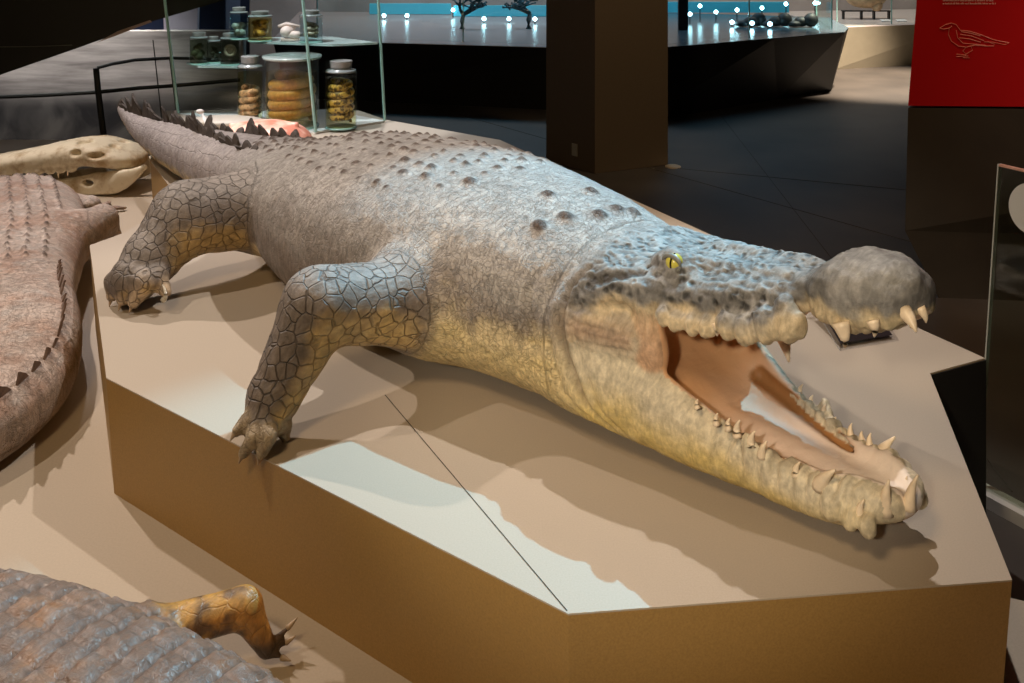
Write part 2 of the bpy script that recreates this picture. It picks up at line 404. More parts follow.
# far-side legs, mirrored posture
mir = lambda p: (p[0], -p[1] * .93, p[2])
LEGS += [((1.25, -.2, .20), (1.3, -.30, .18), .10, .09, .08), ((1.3, -.30, .18), (1.42, -.56, .12), .085, .075, .05), ((1.42, -.56, .12), (1.15, -.68, .05), .075, .045, .03), ((1.15, -.68, .05), (1.04, -.73, .02), .045, .022, .02), ((1.15, -.68, .05), (1.1, -.78, .02), .045, .022, .02),
         ((2.2, -.12, .24), (2.1, -.32, .24), .14, .12, .08), ((2.1, -.32, .24), (1.95, -.56, .18), .115, .09, .05), ((1.95, -.56, .18), (2.05, -.66, .05), .09, .06, .03), ((2.05, -.66, .05), (1.93, -.76, .02), .05, .022, .02)]
LUMPS_U = [(sl(785, 307, .115), .020), (sl(790, 324, .118), .031), (sl(766, 325, .13), .030), (sl(746, 330, .14), .026), (sl(727, 325, .15), .024), (sl(708, 328, .155), .02), (sl(692, 325, .16), .02), (sl(677, 322, .165), .018), (sl(664, 316, .175), .018)]
LUMPS_L = [(sl(x, y, w), r) for x, y, w, r in [(746, 437, .128, .018), (757, 448, .122, .018), (769, 460, .112, .022), (783, 470, .104, .019), (796, 478, .10, .019), (810, 484, .098, .020), (832, 494, .10, .026), (850, 508, .096, .022), (868, 515, .088, .022), (888, 515, .075, .022), (905, 508, .05, .022)] if x < 870]

def cavity(X, Y, Z):
    d = section(X, Y, Z, CAV, -.5, .64, 3.0, 3.0)
    return d
def comp_upper(X, Y, Z):
    d = section(X, Y, Z, UP, .045, .76, 2.6, 4.2)
    for l in (-1, 1):
        d = smin(d, ellip(X, Y, Z, (.555, .09 * l, .425 if l > 0 else .405), (.062, .042, .036)), .02)      # brow over the eye
    d = smin(d, ellip(X, Y, Z, (.125, 0, .497), (.065, .064, .043)), .03)                    # nose pad
    for l in (-1, 1):
        d = smin(d, caps(X, Y, Z, (.52, .07 * l, .43), (.30, .045 * l, .465), .018, .012)[0], .02)
        d = smax(d, -(ellip(X, Y, Z, (.085, .022 * l, .545), (.012, .009, .014))), .006)
        d = smax(d, -(ellip(X, Y, Z, (.165, .107 * l, .47), (.006, .010, .006))), .004)
        d = smax(d, -caps(X, Y, Z, (.60, .155 * l, .415), (.70, .215 * l, .385), .010, .013)[0], .012)   # ear slit
        d = smax(d, -ellip(X, Y, Z, (.243, .115 * l, .40), (.020, .04, .05)), .015)                     # notch behind the snout pad
    for (c, r) in LUMPS_U:
        for l in (1, -1): d = smin(d, ellip(X, Y, Z, (c[0], c[1] * l, c[2]), (r, r, r * 1.15)), .008)
    return d
def comp_lower(X, Y, Z):
    d = section(X, Y, Z, LO, .06, .85, 3.4, 2.8)
    for (c, r) in LUMPS_L:
        for l in (1, -1): d = smin(d, ellip(X, Y, Z, (c[0], c[1] * l, c[2] - (r * .9 if l > 0 else r * 1.5)), (r * .72, r * .7, r * (1.7 if c[0] > .2 else 1.0))), .006)
    return d
def cut_mouth(d, X, Y, Z):
    d = smax(d, -cavity(X, Y, Z), .014)
    for l in (-1, 1):                                                                      # groove beside the tongue
        d = smax(d, -caps(X, Y, Z, (.50, .112 * l, .155), (.22, .066 * l, .105), .016, .010)[0], .008)
    # cheek pocket ahead of the skin fold
    return d
def add_cheek(d, X, Y, Z):
    for l in (-1, 1):
        d = smin(d, caps(X, Y, Z, (.78, .195 * l, .275), (.61, .168 * l, .275), .062, .040)[0], .02)
        d = smin(d, caps(X, Y, Z, (.585, .150 * l, .35), (.570, .150 * l, .25), .026, .034)[0], .018)
        d = smax(d, -caps(X, Y, Z, (.735, .232 * l, .318), (.60, .200 * l, .345), .006, .012)[0], .006)      # line under the lip
    # tongue
    d = smin(d, ellip(X, Y, Z, (.36, 0, .080), (.25, .055, .035)), .02)
    return d

def main_crocodile():
    xs = axis_grid([(-.08, .80, .005), (.80, 2.6, .007), (2.6, 4.96, .012)])
    ys = axis_grid([(-.92, -.42, .02), (-.42, .44, .0058), (.44, .98, .007)])
    zs = axis_grid([(-.075, .60, .0058)])
    X = xs[:, None, None]; Y = ys[None, :, None]; Z = zs[None, None, :]
    F = np.empty((len(xs), len(ys), len(zs)), np.float32)
    for i in range(0, len(xs), 60):
        F[i:i+60] = section(X[i:i+60], Y, Z, BODY, .60, 4.68, 2.15, 3.0)
    def sub(lo, hi):
        sx = slice(*np.searchsorted(xs, (lo[0], hi[0]))); sy = slice(*np.searchsorted(ys, (lo[1], hi[1]))); sz = slice(*np.searchsorted(zs, (lo[2], hi[2])))
        return (sx, sy, sz), X[sx], Y[:, sy], Z[:, :, sz]
    for A, B, ra, rb, k in LEGS:
        m = max(ra, rb) + k + .03
        idx, x, y, z = sub([min(A[c], B[c]) - m for c in range(3)], [max(A[c], B[c]) + m for c in range(3)])
        F[idx] = smin(F[idx], caps(x, y, z, A, B, ra, rb)[0], k)
    idx, x, y, z = sub((-.2, -.45, -.1), (.95, .45, .7))
    f = smin(comp_upper(x, y, z), F[idx], .035); f = smin(f, comp_lower(x, y, z), .022)
    f = cut_mouth(f, x, y, z); f = add_cheek(f, x, y, z)
    F[idx] = f
    F[:, :, 0] = np.maximum(F[:, :, 0], .01); F[0] = .1; F[-1] = .1; F[:, 0] = .1; F[:, -1] = .1
    v, q = surface_nets(F, xs, ys, zs); del F
    v = relax(v, q, 2, .5)
    nrm = vnormals(v, q)
    X, Y, Z = v.T
    # ---- classify
    lc, zt, zb, hw = interp(BODY, X)
    vv = (Z - (zt + zb) / 2) / np.maximum((zt - zb) / 2, .01)
    n = len(v)
    hide = v.copy(); ang = np.arctan2(Y - lc, Z - (zt + zb) / 2 + .05)
    body = X > .8
    hide[body, 1] = (ang * .32)[body]; hide[body, 2] = 0
    legd = np.full(n, 9.); lt = np.zeros(n); legR = np.zeros(n)
    off = 3.0
    for A, B, ra, rb, k in LEGS:
        d, t = caps(X, Y, Z, A, B, ra, rb); m = d < legd - .002
        A_ = np.array(A); ax = np.array(B) - A_; Ln = np.linalg.norm(ax); ax /= Ln
        e1 = np.cross(ax, [0, 0, 1.]); e1 /= np.linalg.norm(e1) + 1e-9; e2 = np.cross(ax, e1)
        r = v - A_
        an = np.arctan2(r @ e2, r @ e1)
        isl = m & (d < .02) & (np.abs(Y) > np.minimum(hw * .92, .36))
        hide[isl] = v[isl] + 3.0
        legd = np.minimum(legd, d); off += Ln
    limb = sstep(.035, .008, legd) * sstep(.0, .07, np.abs(Y) - hw * .86)
    limb = np.where(np.abs(Y) > .45, 1, limb)
    cav = cavity(X, Y, Z); cu = comp_upper(X, Y, Z); cl = comp_lower(X, Y, Z)
    inside = (np.abs(cav) < .012) & (X < .66) & ((np.abs(cu) > .010) | (nrm[:, 2] < -.4)) | ((np.abs(cav) < .02) & (cl < -.012)) | ((X < .62) & (X > .0) & (np.abs(Y) < interp(CAV, X)[3] * .97) & (Z < .35) & (Z > .05) & (cl < .03) & (nrm[:, 2] > .25))
    inside &= X < .66
    headf = sstep(.80, .70, X)
    nz1 = fbm(v * np.array([9, 9, 9]), 4); nz2 = fbm(v * 30, 4); nz3 = fbm(v * np.array([16., 16, 40]) + 40, 3)
    # ---- colours
    grey = np.array([.37, .34, .315]); brown = np.array([.25, .205, .17]); yel = np.array([.64, .50, .25]); pale = np.array([.70, .57, .36])
    col = np.tile(grey, (n, 1))
    flank = sstep(.50, -.25, vv + nz1 * .45 + nz2 * .2)
    col = mixc(col, [.185, .14, .11], flank * (.75 + .25 * sstep(-.3, .3, nz2 + nz1)))
    # yellow belly: high on the neck, low on the trunk
    edge = np.interp(X, [.7, .85, 1.05, 1.3, 1.5, 1.9, 2.1, 2.4, 3.0, 4.68], [.05, -.05, -.05, -.25, -.75, -.70, -.45, -.55, -.45, -.5])
    yf = sstep(edge + .12, edge - .22, vv + nz1 * .35 + nz2 * .12) * (1 - limb)
    yc = mixc(np.tile(pale, (n, 1)), yel, sstep(.2, -.5, vv - edge + nz3 * .4))
    col = col + (yc - col) * yf[:, None]
    tailf = sstep(2.5, 2.9, X)
    col = mixc(col, [.36, .32, .32], tailf * (1 - yf) * .7)
    # limbs
    lf = np.clip(limb, 0, 1)
    ldark = np.where(Z > -1, 1, 1)[:, None] * np.array([.165, .13, .105])
    side = nrm @ np.array([-.80, -.05, -.60])      # snout-facing and under sides are yellow
    side = np.where(X > 1.7, nrm @ np.array([-.75, .25, -.6]), side)
    ly = sstep(.60, .98, side + nz1 * .3 + nz2 * .12)
    lcx = mixc(ldark, [.52, .36, .15], ly)
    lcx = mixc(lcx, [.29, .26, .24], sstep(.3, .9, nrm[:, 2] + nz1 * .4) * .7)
    toes = np.zeros(n)
    for t_, m_ in zip(F_tips, F_mid): toes = np.maximum(toes, sstep(.012, .0, caps(X, Y, Z, m_, t_, .02, .014)[0]))
    lcx = mixc(lcx, [.38, .30, .20], toes)
    for a_, b_ in HT: 
        m = sstep(.012, .0, caps(X, Y, Z, a_, b_, .028, .016)[0]); lcx = mixc(lcx, [.50, .38, .26], m)
    col = col + (lcx - col) * lf[:, None]
    # head
    _, ut, ub, uw = interp(UP, X); _, lt_, lb, lw = interp(LO, X)
    tu = (Z - ub) / (ut - ub)
    hu = mixc(mixc(np.tile([.16, .155, .15], (n, 1)), [.26, .25, .24], sstep(-.3, .4, nz2 + nz1)), [.64, .52, .34], sstep(.50, .20, tu + nz1 * .25 + nz2 * .3))
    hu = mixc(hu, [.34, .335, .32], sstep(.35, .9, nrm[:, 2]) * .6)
    hu = mixc(hu, [.42, .36, .22], sstep(.25, .0, X) * sstep(.6, .1, tu + nz2 * .1) * .7)
    tl = (Z - lb) / (lt_ - lb)
    hl = mixc(np.tile([.66, .58, .43], (n, 1)), [.62, .47, .17], sstep(.75, .2, tl + nz1 * .3) * sstep(.0, .35, X))
    hl = mixc(hl, [.40, .34, .25], sstep(.1, .5, nz2) * .35)
    low = cl < cu
    col_ptery = None
    hc = np.where(low[:, None], hl, hu)
    fold = sstep(.05, .0, np.abs(Z - .28)) * sstep(.56, .60, X) * sstep(.80, .7, X)
    hc = mixc(hc, [.42, .30, .21], np.where(inside, 0, fold))
    pty = np.zeros(n)
    for l in (-1, 1): pty = np.maximum(pty, sstep(.012, .002, caps(X, Y, Z, (.585, .150 * l, .35), (.570, .150 * l, .25), .026, .034)[0]))
    hc = mixc(hc, [.60, .38, .24], pty * sstep(.40, .26, Z))
    mouth = mixc(np.tile([.86, .68, .57], (n, 1)), [.66, .37, .18], sstep(.34, .60, X + nz1 * .05))  # towards the throat: brown paint plus shade and orange bounce light in the colour
    mouth = mixc(mouth, [.90, .79, .70], sstep(.32, .12, X))
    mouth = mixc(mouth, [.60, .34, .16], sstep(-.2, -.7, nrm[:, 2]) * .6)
    for l in (-1, 1):
        g = caps(X, Y, Z, (.50, .112 * l, .155), (.22, .066 * l, .105), .016, .010)[0]
        mouth = mixc(mouth, [.36, .17, .06], sstep(.010, .0, g))
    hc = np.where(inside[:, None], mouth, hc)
    col = col + (hc - col) * headf[:, None]
    # ear slit, nostrils dark
    for l in (-1, 1):
        g = caps(X, Y, Z, (.60, .155 * l, .415), (.70, .215 * l, .385), .010, .013)[0]; col = mixc(col, [.05, .045, .04], sstep(.007, .0, g))
    # ---- relief
    disp = nz2 * (.0022 + .002 * headf * ~inside) + headf * sstep(.26, .2, X) * (cu < cl) * (nz2 * .004 + nz3 * .004) + nz1 * .003 * (1 - headf)
    rough_head = headf * (~inside) * sstep(.15, .3, X)
    pits = fbm(v * np.array([38., 60, 60]) + 9, 2)
    disp += rough_head * (cu < cl) * (np.abs(pits) * -.010 + .003) * sstep(.3, .55, tu)
    col = mixc(col, [.07, .065, .06], sstep(.12, .40, np.abs(pits)) * rough_head * (cu < cl) * sstep(.4, .6, tu) * .65)
    rid = np.sin(X * 210 + nz1 * 5)                                        # gum ridges
    disp += headf * (~inside) * low * sstep(.35, .8, tl) * sstep(.08, .16, X) * sstep(.45, .38, X) * (rid * .0045)
    wr = np.sin(Z * 330 + nz1 * 7)
    disp += np.where(inside, 0, fold) * (wr * .003 + fbm(v * np.array([20., 30, 90]), 3) * .006)
    disp += headf * (cu < cl) * sstep(.5, .2, tu) * (~inside) * np.sin(X * 260 + nz1 * 4) * .002
    # crease behind the head, running forward under the jaw
    cx = np.interp(Z, [0, .05, .12, .22, .35, .45], [.56, .62, .70, .745, .76, .70])
    cr = np.exp(-((X - cx) / .011) ** 2) * sstep(.15, .19, np.abs(Y)) * sstep(.46, .36, Z)
    disp -= cr * .016; col = mixc(col, [.14, .10, .07], np.clip(cr, 0, 1) * .6)
    for off_, st in ((.045, .006), (.09, .005), (-.035, .005)):
        c2 = np.exp(-((X - cx - off_ - nz1 * .02) / .009) ** 2) * sstep(.15, .19, np.abs(Y)) * sstep(.42, .3, Z); disp -= c2 * st
    # skin folds where limbs meet the body and over the joints
    ew = np.linalg.norm(v - np.array(ankle), axis=1); disp += lf * sstep(.16, .05, ew) * np.sin(ew * 240 + nz1 * 3) * .0030
    ew = np.linalg.norm(v - np.array(wrist), axis=1); disp += lf * sstep(.10, .03, ew) * np.sin(ew * 260 + nz1 * 3) * .0020
    # dorsal scutes
    rs = np.random.RandomState(4); pk = []
    for row, l0 in enumerate((-.27, -.205, -.14, -.08, -.025, .03, .085, .145, .205, .265)):
        s_ = 1.22 + (row % 2) * .035 + abs(l0) * .35
        while s_ < 2.75:
            w_ = interp(BODY, np.array([s_]))[3][0] / .41
            wt = 1 if abs(l0) < .22 else (.7 if 1.35 < s_ < 2.2 else 0)
            if wt: pk.append((s_ + rs.uniform(-.016, .016), l0 * w_ + rs.uniform(-.010, .010), rs.choice([.008, .011, .014, .017]) * wt, rs.uniform(.008, .0125)))
            s_ += .078
    for px, py, l in ((540, 232, .16), (566, 222, .10), (548, 208, .06), (591, 196, -.05), (617, 209, -.03), (633, 207, -.06), (470, 181, .14), (600, 222, .03)):
        s_, _, z_ = sl(px, py, l); pk.append((s_, l, .017, .0145))
    sc_i = np.zeros(n); top = (nrm[:, 2] > .2) & (vv > .1)
    for s_, l_, hgt, sg in pk:
        m = np.where((np.abs(X - s_) < .06) & (np.abs(Y - l_) < .05) & top)[0]
        g = np.exp(-(((X[m] - s_) / (sg * 1.35)) ** 2 + ((Y[m] - l_) / sg) ** 2)); disp[m] += g ** .8 * hgt * .85; sc_i[m] = np.maximum(sc_i[m], g * min(1, hgt / .012))
    col = mixc(col, [.085, .048, .03], sstep(.15, .48, sc_i) * .92)
    # tail rings
    ring = np.sin((X) * 2 * math.pi / .085)
    disp += tailf * np.minimum(ring, 0) * .003 * sstep(4.8, 4.3, X)
    v = v + nrm * disp[:, None]
    # masks
    legm = lf * (1 - toes * .8); midm = np.clip(sstep(.62, .70, X) * sstep(1.7, 1.2, X) * .9 + yf, 0, 1) * (1 - headf * .6)
    slabm = np.clip(tailf * .8 + yf * sstep(1.3, 1.5, X), 0, 1)
    soft = np.where(inside, 1., headf * .6)
    hide[:, 0] += 0
    root = empty('crocodile', (T2.x + A2.x * S0, T2.y + A2.y * S0, PZ), math.atan2(A2.y, A2.x))
    tag(root, 'huge grey mounted crocodile with wide open mouth lying on the angular plinth', 'crocodile')
    v[:, 0] -= S0
    np_mesh('body', v, q, hide_material('grey_hide', .58), root, {'tint': ('FLOAT_COLOR', np.clip(col, 0, 1)), 'hide': ('FLOAT_VECTOR', hide),
            'mask': ('FLOAT_COLOR', np.stack([legm, midm, slabm], 1)), 'soft': ('FLOAT', soft), 'pits': ('FLOAT', rough_head * (cu < cl) * sstep(.25, .55, tu + nz1 * .2))})
    L3 = lambda p: Vector((p[0] - S0, p[1], p[2]))
    # ---- teeth: (base pixel, tip pixel, l at base, l at tip, radius)
    T_low = [((698, 405), (698, 399), .155, .155, .007), ((717, 421), (718, 413), .15, .15, .008), ((729, 426), (730, 418), .145, .145, .008), ((738, 431), (740, 420), .14, .14, .010),
             ((752, 441), (755, 431), .13, .13, .010), ((763, 452), (767, 441), .125, .125, .010), ((797, 471), (800, 462), .105, .105, .009), ((823, 481), (835, 470), .10, .105, .016),
             ((861, 512), (864, 500), .085, .09, .011), ((887, 504), (889, 480), .055, .06, .015), ((911, 499), (918, 475), .015, .01, .013), ((908, 492), (907, 476), -.02, -.025, .009),
             ((880, 463), (895, 447), -.085, -.095, .017), ((864, 450), (862, 441), -.09, -.095, .010), ((871, 452), (871, 443), -.088, -.095, .009),
             ((852, 441), (852, 433), -.10, -.105, .008), ((835, 426), (836, 417), -.11, -.11, .010), ((825, 415), (826, 404), -.115, -.115, .011), ((812, 402), (813, 395), -.125, -.125, .008), ((801, 391), (803, 384), -.13, -.13, .007)]
    for b_, t_, l0, l1, r in T_low:
        if l0 < -.05 and b_[0] > 850: b_ = (b_[0], b_[1] - 8); t_ = (t_[0], t_[1] - 10)
        a = L3(sl(*b_, l0)); c = L3(sl(*t_, l1)); d = c - a
        cone_obj('tooth', a - d * .35 - Vector((0, 0, .004)), c, r * .95, M_tooth, root, (.004, 0, 0))
    T_up = [((842, 333), (845, 348), .10, .10, .015), ((873, 328), (874, 337), .09, .09, .011), ((908, 320), (916, 332), .05, .06, .013), ((922, 315), (926, 323), .01, .01, .009),
            ((716, 329), (717, 336), .155, .155, .009), ((781, 336), (789, 362), -.09, -.085, .018), ((798, 330), (800, 338), -.10, -.10, .010)]
    for b_, t_, l0, l1, r in T_up:
        a = L3(sl(*b_, l0)); c = L3(sl(*t_, l1)); d = c - a
        cone_obj('tooth', a - d * .5 + Vector((0, 0, .006)), c, r * 1.1, M_tooth, root, (-.003, 0, 0))
    # ---- eye
    for l, px in ((1, 672),):
        c = L3((.540, .117, .442))
        me = MB(); me.ball((0, 0, 0), .019, 20, 14)
        M_eye, nt, b = new_mat('yellow_eye')
        tc = N(nt, 'ShaderNodeTexCoord'); sp = N(nt, 'ShaderNodeSeparateXYZ'); nt.links.new(tc.outputs['Object'], sp.inputs[0])
        ab = N(nt, 'ShaderNodeMath', operation='ABSOLUTE'); nt.links.new(sp.outputs['X'], ab.inputs[0])
        r = N(nt, 'ShaderNodeMapRange'); r.inputs['From Min'].default_value = .0015; r.inputs['From Max'].default_value = .0030; nt.links.new(ab.outputs[0], r.inputs['Value'])
        mx = N(nt, 'ShaderNodeMix'); mx.data_type = 'RGBA'; mx.inputs[6].default_value = (.01, .01, .005, 1); mx.inputs[7].default_value = (.62, .55, .10, 1)
        nt.links.new(r.outputs[0], mx.inputs[0]); nt.links.new(mx.outputs[2], b.inputs['Base Color']); b.inputs['Roughness'].default_value = .12
        e = me.build('eye', M_eye, root, smooth=True); e.location = c; e.rotation_euler = (0, 0, .25)
        lid = MB()
        for s_, rr, up in ((1, .006, 1), (1, .0045, -1)):
            pts = []
            for k in range(13):
                a = math.pi * (k / 12)
                pts.append(c + Vector((.024 * math.cos(a), .0095, up * .0155 * math.sin(a))))
            lid.tube(pts, [rr * (.4 + .6 * math.sin(math.pi * k / 12)) for k in range(13)], 8)
        M_lid = simple('grey_eyelid', (.20, .20, .18), .5, bump=.6)
        lid.build('eyelid', M_lid, root, smooth=True)
    # ---- claws
    for m_, t_ in zip(F_mid[:3], F_tips[:3]):
        a = L3(t_); d = (L3(t_) - L3(m_)).normalized()
        cone_obj('claw', a - d * .012, a + d * .016 - Vector((0, 0, .006)), .011, M_claw, root, (0, 0, .003))
    for m_, t_ in HT[:3]:
        a = L3(t_); d = (L3(t_) - L3(m_)).normalized()
        cone_obj('claw', a - d * .012, a + d * .028 - Vector((0, 0, .004)), .012, M_claw, root, (0, 0, .003))
    # curled claw ring under the hind foot
    rc = L3(loc(162, 292, 2.965)); pts = []
    for k in range(10):
        a = -1.3 + k * .30
        pts.append(rc + Vector((-.03 * math.cos(a) , .0 , .022 * math.sin(a) )))
    cl_ = MB().tube(pts, [.007 * (1 - k / 11) + .0015 for k in range(10)], 8).build('claw', simple('pale_claw', (.55, .5, .4), .3), root, smooth=True)
    # ---- tail crest: upright horny plates in two rows that join into one
    cr = MB(); s_ = 2.62; rs = random.Random(3)
    while s_ < 4.66:
        lc_, zt_, zb_, w_ = [float(a[0]) for a in interp(BODY, np.array([s_]))]
        sep_ = .125 * max(0, 1 - (s_ - 2.62) / 1.0) * (1 if s_ < 3.6 else 0)
        hgt = (.016 + .034 * min(1, (s_ - 2.62) / .6)) * (1.35 if s_ > 3.6 else 1) * min(1, (4.72 - s_) / .35 + .25)
        for l in ((-1, 1) if sep_ > .006 else (0,)):
            y = lc_ + sep_ * l; u = (sep_ / max(w_, .01)); zz = (zt_ + zb_) / 2 + (zt_ - zb_) / 2 * max(0, 1 - u ** 2.15) ** (1 / 2.15)
            h_ = hgt * rs.choice((.45, .7, 1.0, 1.3)) * rs.uniform(.8, 1.2); L_ = rs.uniform(.06, .10); wv = rs.uniform(-.03, .03)
            th = .0065
            prof = [(-L_ * .5, -.014), (-L_ * .30, h_ * .45), (-L_ * .05, h_ * .75), (L_ * .32, h_), (L_ * .40, h_ * .6), (L_ * .42, -.014)]
            x0 = s_ - S0
            cr.prism([Vector((x0 + a, y + th + wv * max(b, 0) / h_, zz + b)) for a, b in prof], [Vector((x0 + a, y - th * (1 if b < 0 else .5) + wv * max(b, 0) / h_, zz + b)) for a, b in prof])
        s_ += rs.uniform(.05, .085)
    tag(cr.build('tail_crest', M_crest, root), 'ragged dark crest of upright tail plates')
    return root
main_crocodile()

# ================================================================== OTHER REPTILES (same modelling method, bent along a curved spine)
def catmull(pts, n=40):
    pts = [np.array(p, float) for p in pts]; pts = [2*pts[0]-pts[1]] + pts + [2*pts[-1]-pts[-2]]; out = []
    for i in range(1, len(pts) - 2):
        for k in range(n):
            t = k / n
            out.append(.5 * ((2*pts[i]) + (-pts[i-1]+pts[i+1])*t + (2*pts[i-1]-5*pts[i]+4*pts[i+1]-pts[i+2])*t*t + (-pts[i-1]+3*pts[i]-3*pts[i+1]+pts[i+2])*t**3))
    out.append(pts[-2]); return np.array(out)
class Spine:
    def __init__(s, pts):
        s.p = catmull(pts); d = np.linalg.norm(np.diff(s.p, axis=0), axis=1); s.s = np.concatenate([[0], np.cumsum(d)]); s.L = s.s[-1]
        t = np.gradient(s.p, axis=0); s.t = t / np.linalg.norm(t, axis=1)[:, None]
    def place(s, v):
        S = v[:, 0]; px = np.interp(S, s.s, s.p[:, 0]); py = np.interp(S, s.s, s.p[:, 1])
        tx = np.interp(S, s.s, s.t[:, 0]); ty = np.interp(S, s.s, s.t[:, 1])
        ov = np.minimum(S, 0) + np.maximum(S - s.L, 0)
        o = v.copy(); o[:, 0] = px + tx * ov - ty * v[:, 1]; o[:, 1] = py + ty * ov + tx * v[:, 1]; o[:, 2] = v[:, 2] + LZ; return o

def small_crocodile(spine, tab, legs, step, paint, label, crest=None, rough=.5, claws=(), crack=1.0):
    sp = Spine(spine); s1 = tab[-1][0]
    ymax = max([.30] + [abs(p[1]) + .1 for L in legs for p in L[:2]]); ztop = max(r[2] for r in tab) + .06
    xs = axis_grid([(-.06, s1 + .06, step * 1.3)]); ys = axis_grid([(-ymax, ymax, step)]); zs = axis_grid([(-.03, ztop, step)])
    X = xs[:, None, None]; Y = ys[None, :, None]; Z = zs[None, None, :]
    F = section(X, Y, Z, tab, 0, s1, 2.3, 3.0).astype(np.float32)
    F = smin(F, F, .001)
    for A, B, ra, rb, k in legs: F = smin(F, caps(X, Y, Z, A, B, ra, rb)[0], k)
    F[:, :, 0] = .05; F[0] = .1; F[-1] = .1; F[:, 0] = .1; F[:, -1] = .1
    v, q = surface_nets(F, xs, ys, zs); v = relax(v, q, 2, .5); nrm = vnormals(v, q)
    X, Y, Z = v.T; n = len(v)
    legd = np.full(n, 9.)
    for A, B, ra, rb, k in legs: legd = np.minimum(legd, caps(X, Y, Z, A, B, ra, rb)[0])
    lc, zt, zb, hw = interp(tab, X)
    limb = sstep(.02, .0, legd) * sstep(.0, .04, np.abs(Y) - hw * .9)
    hide = v.copy(); b = limb < .5
    hide[b, 1] = (np.arctan2(Y - lc, Z - (zt + zb) / 2 + .03) * hw * .8)[b]; hide[b, 2] = 0
    col, disp, masks = paint(v, nrm, limb, interp(tab, X), fbm(v * 10, 4), fbm(v * 34, 3))
    v = v + nrm * disp[:, None]
    w = sp.place(v); c = sp.place(np.array([[s1 * .5, 0, 0]]))[0]
    root = empty('crocodile', (c[0], c[1], LZ)); tag(root, label, 'crocodile')
    o3 = np.array([c[0], c[1], LZ]); w = w - o3
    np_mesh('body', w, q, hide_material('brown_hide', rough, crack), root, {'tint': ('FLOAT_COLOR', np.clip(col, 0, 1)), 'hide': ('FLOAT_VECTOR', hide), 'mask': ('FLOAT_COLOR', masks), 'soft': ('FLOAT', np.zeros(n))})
    for a, t, r, m in claws:
        pp = sp.place(np.array([a, t], float)) - o3
        cone_obj('claw', pp[0], pp[0] * .35 + pp[1] * .65, r, m, root, n=8, seg=5)
    if crest: crest(sp, o3, root)
    return root

# ---- the brown one whose tail curls out of the frame on the left
TAB_L = [(0, 0, .06, .02, .02), (.1, 0, .09, .02, .055), (.3, 0, .10, .02, .07), (.5, 0, .13, .01, .10), (.72, 0, .15, .02, .115), (.95, 0, .22, .01, .18), (1.3, 0, .285, .0, .26), (1.7, 0, .295, .0, .27),
         (2.02, 0, .29, .01, .24), (2.4, 0, .265, .005, .20), (2.9, 0, .235, .005, .19), (3.3, 0, .215, .005, .165), (3.7, 0, .185, .01, .12), (4.1, 0, .14, .02, .06), (4.38, 0, .12, .06, .03)]
SP_L = [(-3.3, 5.15), (-2.9, 5.2), (-2.65, 5.0), (-2.38, 4.75), (-2.10, 4.25), (-1.92, 3.9), (-1.74, 3.5), (-1.56, 3.15), (-1.47, 2.88), (-1.50, 2.62), (-1.68, 2.40), (-1.98, 2.22), (-2.3, 2.15)]
LEG_L = []
for m in (1, -1):
    LEG_L += [((2.02, .10 * m, .18), (1.95, .22 * m, .18), .10, .09, .05), ((1.95, .22 * m, .18), (1.88, .31 * m, .205), .092, .068, .03), ((1.88, .31 * m, .205), (1.80, .38 * m, .05), .060, .038, .02), ((1.80, .38 * m, .05), (1.68, .42 * m, .02), .034, .015, .015), ((1.80, .38 * m, .04), (1.75, .48 * m, .018), .026, .013, .012), ((1.80, .38 * m, .04), (1.87, .46 * m, .018), .024, .012, .012),
              ((1.15, .08 * m, .12), (1.15, .18 * m, .12), .07, .06, .04), ((1.15, .18 * m, .12), (1.30, .32 * m, .12), .055, .045, .02), ((1.30, .32 * m, .12), (1.08, .40 * m, .03), .042, .026, .02), ((1.08, .40 * m, .03), (.96, .42 * m, .016), .022, .011, .01), ((1.08, .40 * m, .03), (1.0, .50 * m, .016), .02, .010, .01), ((1.08, .40 * m, .03), (1.09, .52 * m, .016), .02, .010, .01)]
def paint_L(v, nrm, limb, T, n1, n2):
    X, Y, Z = v.T; n = len(v); lc, zt, zb, hw = T
    col = mixc(np.tile([.50, .40, .345], (n, 1)), [.42, .28, .215], sstep(-.2, .4, n1))
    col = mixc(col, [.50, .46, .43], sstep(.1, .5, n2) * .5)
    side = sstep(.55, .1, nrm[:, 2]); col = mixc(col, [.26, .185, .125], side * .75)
    disp = n2 * .0022; rs = np.random.RandomState(2); g_all = np.zeros(n)
    for l0 in (-.15, -.09, -.03, .03, .09, .15):
        s_ = 1.05
        while s_ < 2.45:
            if abs(l0) < .12 or s_ < 1.9:
                l_ = l0 + rs.uniform(-.005, .005); m = np.where((np.abs(X - s_) < .03) & (np.abs(Y - l_) < .03) & (nrm[:, 2] > .3))[0]
                g = np.exp(-(((X[m] - s_) / .015) ** 2 + ((Y[m] - l_) / .009) ** 2)); disp[m] += g * .016; g_all[m] = np.maximum(g_all[m], g)
            s_ += .062
    col = mixc(col, [.09, .055, .04], sstep(.3, .8, g_all) * .9)
    ph = np.abs(((X / .075) % 1) - .5); tail = sstep(2.3, 2.6, X)
    gr = sstep(.47, .5, ph) * tail * side; vz = np.abs(((Z + .01) / .065) % 1 - .5); gr2 = sstep(.46, .5, vz) * tail * side
    disp -= np.maximum(gr, gr2) * .003; col = mixc(col, [.13, .085, .055], np.maximum(gr, gr2) * .6)
    return col, disp, np.stack([limb * .5, (1 - limb) * .7, tail * side * .15], 1)
